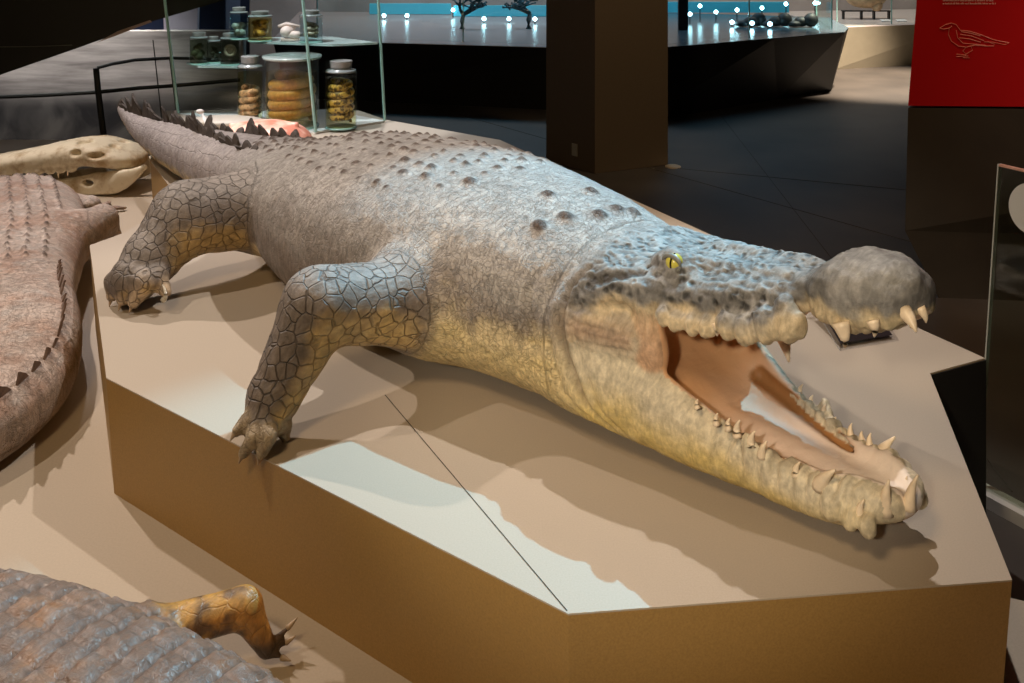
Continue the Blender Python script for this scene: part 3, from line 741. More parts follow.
def crest_L(sp, o3, root):
    cr = MB(); s_ = 2.42; rs = random.Random(5)
    for m in (1, -1):
      cr = MB(); s_ = 2.42
      while s_ < 4.1:
        lc_, zt_, zb_, w_ = [float(a[0]) for a in interp(TAB_L, np.array([s_]))]
        if 1:
            l_ = m * w_ * .70; z_ = (zt_ + zb_) / 2 + (zt_ - zb_) / 2 * (1 - .70 ** 2.3) ** (1 / 2.3) - .012
            h_ = .050 * rs.uniform(.8, 1.2) * min(1, (s_ - 2.3) / .3)
            quad = [(s_ - .030, l_ - .003 * m, z_), (s_ + .030, l_ - .003 * m, z_), (s_ + .036, l_ + .012 * m, z_ + h_), (s_ + .012, l_ + .010 * m, z_ + h_ * .7)]
            a = sp.place(np.array(quad)) - o3; bq = sp.place(np.array([(x, y - .006 * m, z) for x, y, z in quad])) - o3
            cr.prism([Vector(p) for p in a], [Vector(p) for p in bq])
        s_ += .062
      cr.build('tail_crest', simple('brown_scute_horn', (.19, .13, .10), .6, noise=.4, nscale=40), root)
cl = []
small_crocodile(SP_L, TAB_L, LEG_L, .0075, paint_L, 'brown mounted crocodile on the low platform, tail curling out of frame at the left', crest_L,
    claws=[((.96, .42, .016), (.93, .425, .008), .009, M_claw), ((1.0, .50, .016), (.975, .525, .008), .009, M_claw), ((1.09, .52, .016), (1.08, .55, .008), .009, M_claw), ((1.68, .42, .02), (1.64, .43, .008), .011, M_claw), ((1.75, .48, .018), (1.74, .52, .008), .011, M_claw)])

# ---- the reddish brown one cropped by the lower left corner
TAB_R = [(0, 0, .07, .03, .02), (.12, 0, .10, .02, .06), (.35, 0, .12, .02, .09), (.6, 0, .15, .02, .14), (.86, 0, .19, .01, .21), (1.25, 0, .205, .01, .255), (1.6, 0, .20, .01, .25), (1.95, 0, .18, .01, .19), (2.4, 0, .15, .01, .12), (3.0, 0, .10, .02, .04)]
SP_R = [(.40, .98), (.05, 1.20), (-.30, 1.41), (-.65, 1.60), (-1.05, 1.80), (-1.42, 1.93), (-1.85, 1.86), (-2.2, 1.70)]
LEG_R = []
for m in (-1, 1):
    LEG_R += [((1.42, .18 * m, .10), (1.40, .25 * m, .10), .045, .042, .03), ((1.40, .25 * m, .10), (1.275, .375 * m, .115), .040, .036, .015), ((1.275, .375 * m, .115), (1.235, .395 * m, .035), .034, .020, .012),
              ((1.235, .395 * m, .035), (1.215, .43 * m, .03), .012, .006, .008), ((1.235, .395 * m, .035), (1.205, .405 * m, .02), .011, .005, .008), ((1.235, .395 * m, .035), (1.225, .445 * m, .045), .011, .005, .008)]
def paint_R(v, nrm, limb, T, n1, n2):
    X, Y, Z = v.T; n = len(v); lc, zt, zb, hw = T
    back = sstep(.45, .75, nrm[:, 2]) * (1 - limb) * sstep(.06, .02, Y + n1 * .03)
    near = sstep(.10, .18, Y)
    col = mixc(np.tile([.235, .13, .07], (n, 1)), [.17, .085, .045], sstep(-.2, .3, n2))
    cb = mixc(np.tile([.20, .12, .085], (n, 1)), [.31, .145, .07], sstep(.0, .5, n1)); cb = mixc(cb, [.25, .23, .22], sstep(.1, .5, n2 + n1 * .5) * .3)
    col = col + (cb - col) * back[:, None]
    u = (X + Y * .12) / .058; a = np.abs(u % 1 - .5); w = Y / .075; row = np.floor(u); b = np.abs((w + .5 * (row % 2) * 0) % 1 - .5)
    groove = np.maximum(sstep(.30, .48, a), sstep(.40, .5, b) * .6); keel = np.clip(1 - b / .16, 0, 1) * (u % 1)
    disp = n2 * .0012 + back * (-groove * .011 + keel * .0055 + (u % 1) * .004)
    col = mixc(col, [.08, .045, .03], back * sstep(.4, .9, groove) * .7); col = mixc(col, [.33, .24, .18], back * sstep(.4, .9, keel) * .5)
    bump = fbm(v * 42, 1); disp += (1 - back) * (1 - limb) * np.clip(bump, 0, 1) * .010
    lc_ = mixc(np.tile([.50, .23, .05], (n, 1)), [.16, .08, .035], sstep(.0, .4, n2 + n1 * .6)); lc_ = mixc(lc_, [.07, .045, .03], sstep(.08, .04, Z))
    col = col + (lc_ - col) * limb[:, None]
    return col, disp, np.stack([limb * .8, (1 - limb) * .2, X * 0], 1)
small_crocodile(SP_R, TAB_R, LEG_R, .0062, paint_R, 'reddish brown mounted crocodile with orange leg, cropped by the lower left corner', rough=.42, crack=.4,
    claws=[((1.215, -.43, .03), (1.19, -.445, .05), .006, M_claw), ((1.205, -.405, .02), (1.17, -.405, .022), .006, M_claw), ((1.225, -.445, .045), (1.205, -.47, .07), .006, M_claw)])
# ---- sliver of a grey one past the right end of the plinth
def paint_G(v, nrm, limb, T, n1, n2):
    n = len(v); return mixc(np.tile([.30, .28, .26], (n, 1)), [.20, .18, .17], sstep(0, .4, n2)), n2 * .002, np.stack([limb, 1 - limb, limb * 0], 1)
TAB_G = [(0, 0, .06, .02, .03), (.08, 0, .10, .01, .07), (.25, 0, .11, .01, .09), (.5, 0, .14, .01, .13), (.8, 0, .13, .01, .11), (1.2, 0, .06, .02, .02)]
small_crocodile([(.972, 1.86), (1.25, 1.70), (1.6, 1.55), (2.1, 1.45)], TAB_G, [((.35, .1 * m, .06), (.30, .20 * m, .02), .03, .018, .02) for m in (1, -1)], .01, paint_G, 'grey rounded snout of a small reptile at the lower right corner')

# ================================================================== THE CROCODILE SKULL
def skull():
    CR = [(0, 0, .175, .13, .07), (.06, 0, .215, .12, .15), (.16, 0, .25, .13, .185), (.27, 0, .275, .135, .175), (.36, 0, .27, .12, .165), (.46, 0, .25, .11, .15), (.62, 0, .215, .10, .13), (.80, 0, .18, .08, .11), (.90, 0, .16, .07, .09), (.96, 0, .12, .075, .05)]
    xs = axis_grid([(-.10, 1.0, .007)]); ys = axis_grid([(-.24, .24, .006)]); zs = axis_grid([(-.03, .33, .006)])
    X = xs[:, None, None]; Y = ys[None, :, None]; Z = zs[None, None, :]
    d = section(X, Y, Z, CR, 0, .96, 2.6, 3.0)
    d = smax(d, -section(X, Y, Z, [(r[0], 0, r[2] - .035, -.1, max(r[4] - .045, .01)) for r in CR], .1, .9, 2.5, 2.5), .01)
    for m in (1, -1):
        d = smax(d, -ellip(X, Y, Z, (.30, .075 * m, .275), (.045, .035, .04)), .008)
        d = smax(d, -ellip(X, Y, Z, (.14, .060 * m, .26), (.035, .03, .04)), .008)
        d = smax(d, -ellip(X, Y, Z, (.19, .185 * m, .215), (.045, .05, .016)), .008)
        d = smax(d, -ellip(X, Y, Z, (.31, .165 * m, .225), (.030, .05, .017)), .008)
        for k in range(9):
            s_ = .34 + k * .062; w_ = interp(CR, np.array([s_]))[3][0]; z_ = interp(CR, np.array([s_]))[2][0]
            d = smin(d, ellip(X, Y, Z, (s_, w_ * .86 * m, z_ + .012), (.03, .018, .018)), .01)
    cran = d
    e = np.full_like(cran, 9.)
    for m in (1, -1):
        r = section(X, Y, Z, [(-.06, .145 * m, .165, .13, .012), (0, .15 * m, .145, .065, .02), (.08, .155 * m, .135, .015, .026), (.2, .150 * m, .120, .0, .026), (.35, .125 * m, .085, .0, .024), (.55, .075 * m, .055, .0, .024), (.8, .03 * m, .045, .002, .024), (.92, .015 * m, .035, .01, .016)], -.08, .92, 2.4, 2.4)
        r = smax(r, -ellip(X, Y, Z, (.24, .15 * m, .068), (.034, .06, .016)), .005)
        e = smin(e, r, .01)
    root = empty('crocodile_skull', (-2.02, 5.50, LZ), math.radians(178)); tag(root, 'pale bare crocodile skull lying behind the brown crocodile on the low platform', 'skull')
    M = hide_bone()
    for nm, f in (('cranium', cran), ('lower_jaw', e)):
        f = f.copy(); f[0] = .1; f[-1] = .1; f[:, 0] = .1; f[:, -1] = .1; f[:, :, 0] = .1; f[:, :, -1] = .1
        v, q = surface_nets(f, xs, ys, zs); v = relax(v, q, 2, .5); nr = vnormals(v, q); v = v + nr * (fbm(v * 25, 4) * .0035)[:, None]
        v[:, 2] += .004
        np_mesh(nm, v, q, M, root)
    for m in (1, -1):
        for k in range(10):
            s_ = .36 + k * .055; w_ = float(interp(CR, np.array([s_]))[3][0]); z_ = float(interp(CR, np.array([s_]))[2][0])
            cone_obj('tooth', (s_, w_ * .86 * m, z_ + .01), (s_, w_ * .88 * m, z_ - .02 - .008 * (k % 3)), .007, M_tooth, root, n=8, seg=4)
def hide_bone():
    m, nt, b = new_mat('bone'); tc = N(nt, 'ShaderNodeTexCoord'); n = N(nt, 'ShaderNodeTexNoise', Scale=9.0, Detail=8.0, Roughness=.65); nt.links.new(tc.outputs['Object'], n.inputs['Vector'])
    r = N(nt, 'ShaderNodeValToRGB'); r.color_ramp.elements[0].color = (.42, .29, .15, 1); r.color_ramp.elements[0].position = .32; r.color_ramp.elements[1].color = (.80, .72, .56, 1); r.color_ramp.elements[1].position = .52
    nt.links.new(n.outputs['Fac'], r.inputs['Fac']); nt.links.new(r.outputs['Color'], b.inputs['Base Color']); b.inputs['Roughness'].default_value = .55
    bp = N(nt, 'ShaderNodeBump', Strength=.4, Distance=.004); nt.links.new(n.outputs['Fac'], bp.inputs['Height']); nt.links.new(bp.outputs['Normal'], b.inputs['Normal']); return m
skull()

# ================================================================== THE SETTING
def polished(name, col, rough, noise=.25, scale=2.5):
    m = simple(name, col, rough, noise=noise, nscale=scale); return m
M_floor = polished('polished_floor', (.045, .036, .029), .55)
f = MB().box((0, 7, -.05), (18, 22, .1)).build('floor', M_floor); tag(f, kind='structure')
MB_ = MB()
for a, b in (((-.5, 9.0), (3.2, 3.9)), ((1.1, 7.0), (4.5, 5.6)), ((1.9, 9.5), (1.5, 3.0))):
    a = Vector((*a, .001)); b = Vector((*b, .001)); MB_.tube([a, b], .002, 4)
tag(MB_.build('trim_1', M_seam), kind='structure')
wb = MB().box((0, 17.6, 2.2), (18, .2, 4.4)).build('wall_back', M_bluewall); tag(wb, kind='structure')
for nm, x in (('wall_left', -8.6), ('wall_right', 8.6)):
    o = MB().box((x, 7, 2.2), (.2, 22, 4.4)).build(nm, M_darkbrown); tag(o, kind='structure')
o = MB().box((0, -3.4, 2.2), (18, .2, 4.4)).build('wall_front', M_darkbrown); tag(o, kind='structure')
o = MB().box((0, 7, 5.05), (18, 22, .1)).build('ceiling', M_black); tag(o, kind='structure')

# main plinth: undercut sides, light top board
PL = [(.094, 1.67), (.878, 1.756), (1.073, 2.567), (1.256, 2.656), (-.064, 5.35), (-.737, 5.9), (-.95, 6.2), (-2.15, 6.2), (-1.77, 4.89), (-1.39, 4.18), (-1.446, 3.746), (-1.516, 3.59), (-1.03, 2.539)]
root = empty('display_plinth', (-.2, 3.6, 0)); tag(root, 'large angular beige plinth with brown sides under the open mouthed crocodile', 'plinth')
def rel(poly, c): return [(p[0] - c[0], p[1] - c[1]) for p in poly]
cc = (-.2, 3.6)
def inset(poly, k):
    out = []; n = len(poly)
    for i in range(n):
        a, b, c = [Vector(poly[j % n]) for j in (i - 1, i, i + 1)]
        n1 = Vector((-(b - a).y, (b - a).x)).normalized(); n2 = Vector((-(c - b).y, (c - b).x)).normalized()
        m = (n1 + n2); m = m / max(m.length_squared / 2, .5); out.append((b.x + m.x * k, b.y + m.y * k))
    return out
top = rel(PL, cc); bot = rel(inset(PL, .035), cc)
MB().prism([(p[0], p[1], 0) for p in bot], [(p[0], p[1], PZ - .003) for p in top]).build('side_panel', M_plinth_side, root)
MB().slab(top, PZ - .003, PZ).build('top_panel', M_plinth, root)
sm = MB()
for a, b in ((P(385, 395, PZ), P(567, 611, PZ)),):
    d = (b - a).normalized(); nn = Vector((-d.y, d.x, 0)) * .0012; o_ = Vector((*cc, 0)) - Vector((0, 0, .0006))
    sm.add([a - nn - o_, b - nn - o_, b + nn - o_, a + nn - o_], [(0, 1, 2, 3)])
sm.build('panel_seam', M_seam, root)
a, b = [Vector(PL[i]) - Vector(cc) for i in (2, 3)]; a = a.lerp(b, .004); n_ = Vector(((b - a).y, -(b - a).x)).normalized() * .004
MB().prism([(*(a + n_ * 0 + n_ * .1), .02), (*(b + n_ * .1), .02), (*(b + n_), .02), (*(a + n_), .02)], [(*(a + n_ * .1), PZ - .004), (*(b + n_ * .1), PZ - .004), (*(b + n_), PZ - .004), (*(a + n_), PZ - .004)]).build('black_notch_slab', M_black, root)  # thin black slab added over the notch face, turning it black

# low platform round its left and near side
LPo = [(-.25, 1.0), (1.65, 1.0), (1.6, 1.95), (1.06, 2.16), (.95, 2.13), (.862, 1.773), (.096, 1.692), (-1.012, 2.549), (-1.49, 3.585), (-1.42, 3.75), (-1.365, 4.18), (-1.745, 4.90), (-2.12, 6.22), (-1.9, 6.75), (-3.8, 6.75), (-3.8, 1.9), (-1.9, 1.3)]
lr = empty('low_platform', (-1.6, 3.4, 0)); tag(lr, 'low beige platform wrapping the left and near side of the tall plinth', 'platform')
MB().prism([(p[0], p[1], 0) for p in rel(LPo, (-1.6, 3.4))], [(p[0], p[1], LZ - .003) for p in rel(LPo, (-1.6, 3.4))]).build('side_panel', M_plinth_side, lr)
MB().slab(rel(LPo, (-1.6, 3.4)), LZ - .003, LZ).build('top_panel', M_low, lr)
sm = MB()
for a, b in ((P(180, 190, LZ), P(140, 180, LZ)), (P(0, 520, LZ), P(70, 683, LZ))):
    d = (b - a).normalized(); nn = Vector((-d.y, d.x, 0)) * .0018; o_ = Vector((-1.6, 3.4, 0)) - Vector((0, 0, .0006))
    sm.add([a - nn - o_, b - nn - o_, b + nn - o_, a + nn - o_], [(0, 1, 2, 3)])

# square pillar
pv = [Vector((.567, 6.83)), Vector((1.105, 7.08)), Vector((.80, 7.50)), Vector((.246, 7.23))]
pr = empty('pillar', (.68, 7.16, 0)); tag(pr, 'square bronze pillar standing behind the plinth', 'pillar')
MB().slab([(p.x - .68, p.y - 7.16) for p in pv], 0, 4.99).build('shaft', M_bronze, pr, bevel=.003)
nrm_ = (pv[3] - pv[0]).normalized()
a = Vector((.567, 6.83)) + nrm_ * .2
ang_ = math.atan2(nrm_.y, nrm_.x)
so = MB().box((0, 0, 0), (.055, .01, .085)).build('socket_plate', simple('grey_plate', (.30, .28, .24), .4), pr, bevel=.002)
tag(so, 'small pale socket plate'); so.location = (a.x - .68 - .0035, a.y - 7.16 - .0035, .13); so.rotation_euler = (0, 0, ang_)
p_ = P(673, 167, 0); o = MB().lathe([(0, .0), (.055, .0), (.055, .006), (.04, .012), (0, .012)], p_, 24).build('floor_light', simple('floor_light_rim', (.55, .42, .28), .35, metal=.5)); tag(o, 'small round brass floor light at the foot of the pillar', 'floor light')

# dark display bases behind
def base(name, bot, topp, z, mat, label, cat='display island', top_mat=None, lip=None):
    c = Vector((sum(p[0] for p in bot) / len(bot), sum(p[1] for p in bot) / len(bot)))
    r = empty(name, (c.x, c.y, 0)); tag(r, label, cat)
    MB().prism([(p[0] - c.x, p[1] - c.y, 0) for p in bot], [(p[0] - c.x, p[1] - c.y, z - .006) for p in topp]).build('cabinet_body', mat, r)
    MB().prism([(p[0] - c.x, p[1] - c.y, z - .006) for p in topp], [(p[0] - c.x, p[1] - c.y, z) for p in topp]).build('display_deck', top_mat or mat, r)
    return r, c
M_deck = simple('glossy_deck', (.06, .09, .11), .25); M_deck_rosy = simple('rosy_deck', (.30, .24, .23), .3); M_deck_pale = simple('pale_deck', (.55, .48, .45), .3)
base('display_island', [(-2.2, 9.85), (.55, 9.15), (.75, 9.9), (1.3, 12.2), (-2.6, 12.6)], [(-2.3, 9.6), (.55, 8.95), (.85, 9.8), (1.4, 12.4), (-2.7, 12.7)], .60, M_black, 'black display island behind the plinth, left of the pillar', top_mat=M_deck_rosy)
base('display_island', [(1.1, 8.6), (2.59, 9.75), (3.29, 10.3), (3.6, 11.6), (1.6, 12.4)], [(1.2, 8.75), (2.5, 9.55), (3.36, 10.1), (3.55, 10.55), (3.7, 11.7), (1.5, 12.5)], .62, M_black, 'black faceted display island between the pillar and the beige base', top_mat=M_deck)
base('display_island', [(3.78, 11.75), (5.6, 12.4), (5.9, 14.2), (3.7, 13.8)], [(3.76, 11.7), (5.6, 12.3), (6.0, 14.3), (3.7, 13.9)], .50, M_beige, 'beige display island at the back right beside the red wall', top_mat=M_deck_pale)
def pane_box(name, pts, z0, z1, label, edge=.012):
    """free-standing glass wall on a base: panes with polished edges"""
    c = Vector((sum(p[0] for p in pts) / len(pts), sum(p[1] for p in pts) / len(pts)))
    r = empty(name, (c.x, c.y, z0)); tag(r, label, 'glass case')
    for i in range(len(pts) - 1):
        a = Vector(pts[i]) - c; b = Vector(pts[i + 1]) - c; d = (b - a).normalized(); nn = Vector((-d.y, d.x)) * .005
        MB().prism([(*(a - nn), 0), (*(b - nn), 0), (*(b + nn), 0), (*(a + nn), 0)], [(*(a - nn), z1 - z0), (*(b - nn), z1 - z0), (*(b + nn), z1 - z0), (*(a + nn), z1 - z0)]).build('glass_pane', M_glass, r)
    for p in pts:
        q = Vector(p) - c; MB().box((q.x, q.y, (z1 - z0) / 2), (edge, edge, z1 - z0)).build('pane_edge', M_glass_edge, r)
    return r
pane_box('glass_case', [(-1.9, 9.75), (-.46, 9.42), (.52, 9.15)], .60, 2.2, 'tall glass front on the black display island left of the pillar')
pane_box('glass_case', [(1.35, 9.05), (2.3, 9.7), (3.31, 10.35), (3.5, 11.5)], .62, 2.2, 'tall glass front on the black faceted display island')
pane_box('glass_case', [(3.85, 11.85), (4.6, 12.12), (5.5, 12.45)], .50, 2.2, 'tall glass front on the beige display island')

# small spotlights standing on the decks: lens really glows
M_lens = simple('led_lens', (.8, .95, 1), .3, emit=(.45, .85, 1.0), estr=28)
leds = []
for px, py, d in [(384, 24, 11.6), (407, 23, 11.6), (484, 20, 11.2), (509, 20, 11.2), (535, 19, 11.1), (453, 10, 11.9), (398, 9, 12.3)]: leds.append((px, py, d, 'left'))
for px, py, d in [(690, 14, 11.0), (716, 12, 11.2), (737, 10, 11.2), (732, 26, 10.6), (752, 28, 10.5), (770, 28, 10.4), (786, 4, 11.5), (762, 8, 11.3), (700, 6, 11.4), (815, 3, 11.5)]: leds.append((px, py, d, 'right'))
for i, (px, py, d, sd) in enumerate(leds):
    c = Dp(px, py, d); z0 = .60 if sd == 'left' else .62
    c.z = max(c.z, z0 + .05)
    r = empty('deck_spotlight', (c.x, c.y, z0)); tag(r, 'tiny glowing blue white spotlight on the black display island ' + ('left of the pillar' if sd == 'left' else 'right of the pillar'), 'spotlight', 'deck spotlights %s of the pillar' % sd)
    MB().tube([(0, 0, 0), (0, 0, c.z - z0 - .012)], .006, 8).build('stem', M_metal, r)
    MB().ball((0, 0, c.z - z0), .022, 12, 8).build('lens', M_lens, r, smooth=True)
# blue glowing light strips along the back of the cases
M_strip = simple('blue_light_strip', (.1, .5, .6), .4, emit=(.006, .08, .12), estr=.7)
for x0, x1, y, z, lab in ((-1.75, -.75, 12.3, .62, 'long blue light strip behind the left display base'), (-.70, .45, 12.0, .62, 'blue light strip behind the dark coral'), (1.8, 3.4, 12.3, .64, 'blue light strip behind the faceted display island')):
    r = MB().box(((x0 + x1) / 2, y, z + .05), (x1 - x0, .05, .13)).build('light_strip', M_strip); tag(r, lab, 'light strip')
# pale backdrop boards behind the cases
M_pale = simple('pale_board', (.42, .34, .31), .7, noise=.2, nscale=2)
for x0, x1, y, z0, z1, lab in ((-3.4, .9, 13.0, 0, 2.3, 'pale display wall at the far back left of the pillar'), (1.6, 6.5, 14.6, 0, 2.4, 'pale display wall at the far back right of the pillar')):
    r = MB().box(((x0 + x1) / 2, y, (z0 + z1) / 2), (x1 - x0, .12, z1 - z0)).build('backdrop_board', M_pale, bevel=.01); tag(r, lab, 'wall panel')
# dark branching coral
def coral(c, h, spread, label, seed):
    rs = random.Random(seed); mb = MB()
    def br(p, d, L, r, n):
        e = p + d * L; mb.tube([p, p.lerp(e, .5) + Vector((rs.uniform(-.1, .1) * L, 0, rs.uniform(-.05, .05) * L)), e], [r, r * .85, r * .65], 7)
        if n == 0: mb.ball(e, r * 1.4, 8, 5); return
        for k in range(3):
            nd = (d + Vector((rs.uniform(-1, 1) * spread, rs.uniform(-.6, .6), rs.uniform(-.25, .5)))).normalized(); br(e, nd, L * .72, r * .68, n - 1)
    br(Vector((0, 0, 0)), Vector((.1, 0, 1)).normalized(), h, h * .20, 4)
    o = mb.build('coral', simple('dark_teal_coral', (.015, .07, .09), .5, noise=.5, nscale=12), smooth=True); o.location = c; tag(o, label, 'coral')
c = Dp(462, 34, 10.6); coral((c.x, c.y, .6), .15, 2.4, 'dark teal branching coral in the middle of the left glass case', 3)
c = Dp(425, 20, 11.2); coral((c.x + 1.15, c.y - .6, .6), .16, 2.6, 'dark coral inside the left glass case, close to the pillar', 8)
c = Dp(775, 36, 10.6); mb = MB()
for k in range(9): mb.ball((-.35 + k * .09, random.uniform(-.04, .04), .037 + .02 * (k % 3)), (.08, .07, .035 + .02 * (k % 3)), 10, 6)
o = mb.build('reef_rock', simple('black_rock', (.01, .012, .015), .6, bump=.6), smooth=True); o.location = (c.x, c.y, .62); tag(o, 'low black rock lying on the black faceted display island', 'rock')
for px, d, hh, sx in ((683, 10.3, 1.1, 'thin dark post standing on the faceted base beside the pillar'),):
    c = Dp(px, 40, d); o = MB().box((0, 0, hh / 2), (.10, .06, hh)).build('post', M_black, bevel=.005); o.location = (c.x, c.y, .62); tag(o, sx, 'post')
# shell on its stand on the beige base
c = Dp(866, 18, 12.75)
sh = MB(); rs = random.Random(9)
sh.ball((0, 0, .20), (.26, .13, .13), 20, 14); sh.ball((.2, .02, .26), (.16, .1, .1), 16, 10); sh.ball((-.18, 0, .28), (.14, .1, .1), 16, 10); sh.ball((.12, -.04, .12), (.08, .06, .09), 12, 8)
o = sh.build('giant_shell', simple('tan_shell', (.62, .40, .22), .5, noise=.3, nscale=14, bump=.9, bscale=25), smooth=True); o.location = (c.x, c.y, .50 + .07); tag(o, 'lumpy tan shell on a black stand on the beige base', 'shell')
st = MB().box((0, 0, .105), (.62, .06, .015))
for x in (-.29, -.06, .1, .29): st.box((x, 0, .05), (.02, .06, .10))
o = st.build('shell_stand', M_black, bevel=.002); o.location = (c.x, c.y, .50); tag(o, 'black bracket stand holding the tan shell', 'stand')
for k, px in enumerate((889, 905)):
    q = Dp(px, 18, 12.15); o = MB().box((0, 0, .008), (.12, .07, .012), tilt=Matrix.Rotation(.2, 4, 'X')).build('label_card', M_white, bevel=.001); o.location = (q.x + .06, 12.42, .506); tag(o, 'small white label card on the beige base', 'card', 'cards on the beige base')

# red text wall with a flared black-brown lower body
wr = empty('exhibit_wall', (2.6, 4.7, 0)); tag(wr, 'free standing wall with bright red upper panel and black brown lower part', 'exhibit wall')
def face(ps): return [(x - 2.6, y - 4.7, z) for x, y, z in ps]
# left edge points measured off the photograph: foot, widest, top of dark part, top of the red panel
foot = (1.945, 4.56); knee_ = (1.845, 4.62); neck = (1.93, 4.78)
lo1 = [(1.945, 4.56), (4.6, 4.30), (4.7, 4.85), (2.25, 5.1)]; lo2 = [(1.80, 4.58), (4.6, 4.32), (4.7, 4.85), (2.13, 5.1)]; lo3 = [(1.83, 4.62), (4.6, 4.20), (4.7, 4.85), (2.14, 5.1)]; lo4 = [(1.98, 4.64), (4.6, 4.22), (4.7, 4.85), (2.3, 5.1)]
m3 = MB(); vs = face([(*p, 0) for p in lo1]) + face([(*p, .30) for p in lo2]) + face([(*p, .855 + (.05 if p[0] > 3 else 0)) for p in lo3])
m3.add(vs, [(3, 2, 1, 0), (8, 9, 10, 11)] + [(r * 4 + i, r * 4 + (i + 1) % 4, (r + 1) * 4 + (i + 1) % 4, (r + 1) * 4 + i) for r in range(2) for i in range(4)])
m3.build('lower_body', M_darkbrown, wr)
m3 = MB().prism(face([(*p, .865 + (.05 if p[0] > 3 else 0)) for p in lo3]), face([(*p, 2.6) for p in lo4])); m3.build('red_panel', M_red, wr)
# bird outline and small text, on the red face
A_ = Vector((1.83, 4.62, .865)); B_ = Vector((4.6, 4.20, .915)); C_ = Vector((1.98, 4.64, 2.6)); fn = (B_ - A_).cross(C_ - A_).normalized()
def onred(px, py):
    r = Vector(((px - 512) / 1000, 1, -(py + 75) / 1000)); o = Vector((0, 0, H)); t = (A_ - o).dot(fn) / r.dot(fn); return o + r * t + (fn * .003 if fn.y < 0 else -fn * .003)
def line(mb, pts, r=.0018):
    mb.tube([onred(x, y) - Vector((2.6, 4.7, 0)) for x, y in pts], r, 5)
bird = MB()
Z_ = lambda x, y: (910 + x * 114 / 649, y * 120 / 683)
for pl in ([(168, 160), (200, 140), (235, 131), (262, 140), (285, 172), (340, 178), (400, 196), (470, 225), (562, 244)], [(168, 160), (190, 166), (222, 160), (238, 148)], [(222, 165), (218, 195), (235, 235), (275, 262), (320, 268), (370, 256)],
           [(562, 244), (540, 254), (470, 240), (420, 238)], [(370, 256), (430, 262), (475, 262), (480, 252), (440, 236)], [(262, 172), (270, 215), (300, 245), (350, 250), (430, 258)], [(285, 195), (350, 205), (420, 232)], [(280, 215), (340, 222), (400, 240)], [(290, 180), (350, 190), (400, 205)],
           [(345, 262), (355, 285), (310, 312), (262, 308)], [(318, 268), (300, 290), (330, 318), (262, 322)], [(310, 312), (340, 330), (300, 328)]):
    line(bird, [Z_(*p) for p in pl], .0016)
bd = bird.build('bird_drawing', M_line, wr); tag(bd, 'thin pale red outline drawing of a bird')
tx = MB(); rs = random.Random(1)
for row, (y, x0, x1) in enumerate(((-1.5, 943, 978), (1.2, 943, 993), (4.3, 943, 995.5))):
    x = x0
    while x < x1:
        w_ = rs.uniform(1.2, 4.2); w_ = min(w_, x1 - x)
        k = x
        while k < x + w_:
            hgt = rs.choice([1.0, 1.0, 1.7]); line(tx, [(k, y + .0), (k, y - hgt)], .0011); 
            if rs.random() < .6: line(tx, [(k, y - .9), (k + .6, y - .9)], .0009)
            k += .75
        x += w_ + 1.0
td = tx.build('small_text', simple('pale_text_print', (.75, .45, .42), .5), wr); tag(td, 'rows of tiny pale text')

# glass text stand at the right
gr_ = empty('glass_text_stand', (1.42, 2.94, 0)); tag(gr_, 'upright glass panel with white disc on a steel floor rail at the right edge', 'glass stand')
dirv = Vector((.50, -.866)); nv = Vector((.866, .50)); lean = Vector((.065, 0))
def gp(u, w, z): b = Vector((1.385, 2.97)) + dirv * u + nv * w + lean * (z / .987); return (b.x - 1.42, b.y - 2.94, z)
MB().prism([gp(0, -.006, .03), gp(.9, -.006, .03), gp(.9, .006, .03), gp(0, .006, .03)], [gp(0, -.006, .987), gp(.9, -.006, .987), gp(.9, .006, .987), gp(0, .006, .987)]).build('glass_panel', glass('smoky_glass', (.80, .86, .82), .14), gr_)
MB().prism([gp(-.004, -.008, .03), gp(.0, -.008, .03), gp(.0, .008, .03), gp(-.004, .008, .03)], [gp(-.004, -.008, .99), gp(.0, -.008, .99), gp(.0, .008, .99), gp(-.004, .008, .99)]).build('polished_edge', simple('bright_edge', (.45, .47, .44), .15, spec=.8), gr_)
MB().prism([gp(0, -.007, .984), gp(.9, -.007, .984), gp(.9, .007, .984), gp(0, .007, .984)], [gp(0, -.007, .99), gp(.9, -.007, .99), gp(.9, .007, .99), gp(0, .007, .99)]).build('top_edge', simple('pinkish_edge', (.6, .33, .25), .2), gr_)
rail = MB().prism([gp(-.01, -.03, 0), gp(.95, -.03, 0), gp(.95, .03, 0), gp(-.01, .03, 0)], [gp(-.01, -.03, .035), gp(.95, -.03, .035), gp(.95, .03, .035), gp(-.01, .03, .035)]).build('floor_rail', simple('pale_rail', (.50, .48, .44), .4), gr_)
cu = .115; cz = .885; disc = [gp(cu + .075 * math.cos(k * math.tau / 40), -.0085, cz + .075 * math.sin(k * math.tau / 40)) for k in range(40)]; disc2 = [gp(cu + .075 * math.cos(k * math.tau / 40), -.0070, cz + .075 * math.sin(k * math.tau / 40)) for k in range(40)]
tag(MB().prism(disc2, disc).build('white_disc', simple('white_print', (.62, .62, .60), .5), gr_), 'white printed disc')

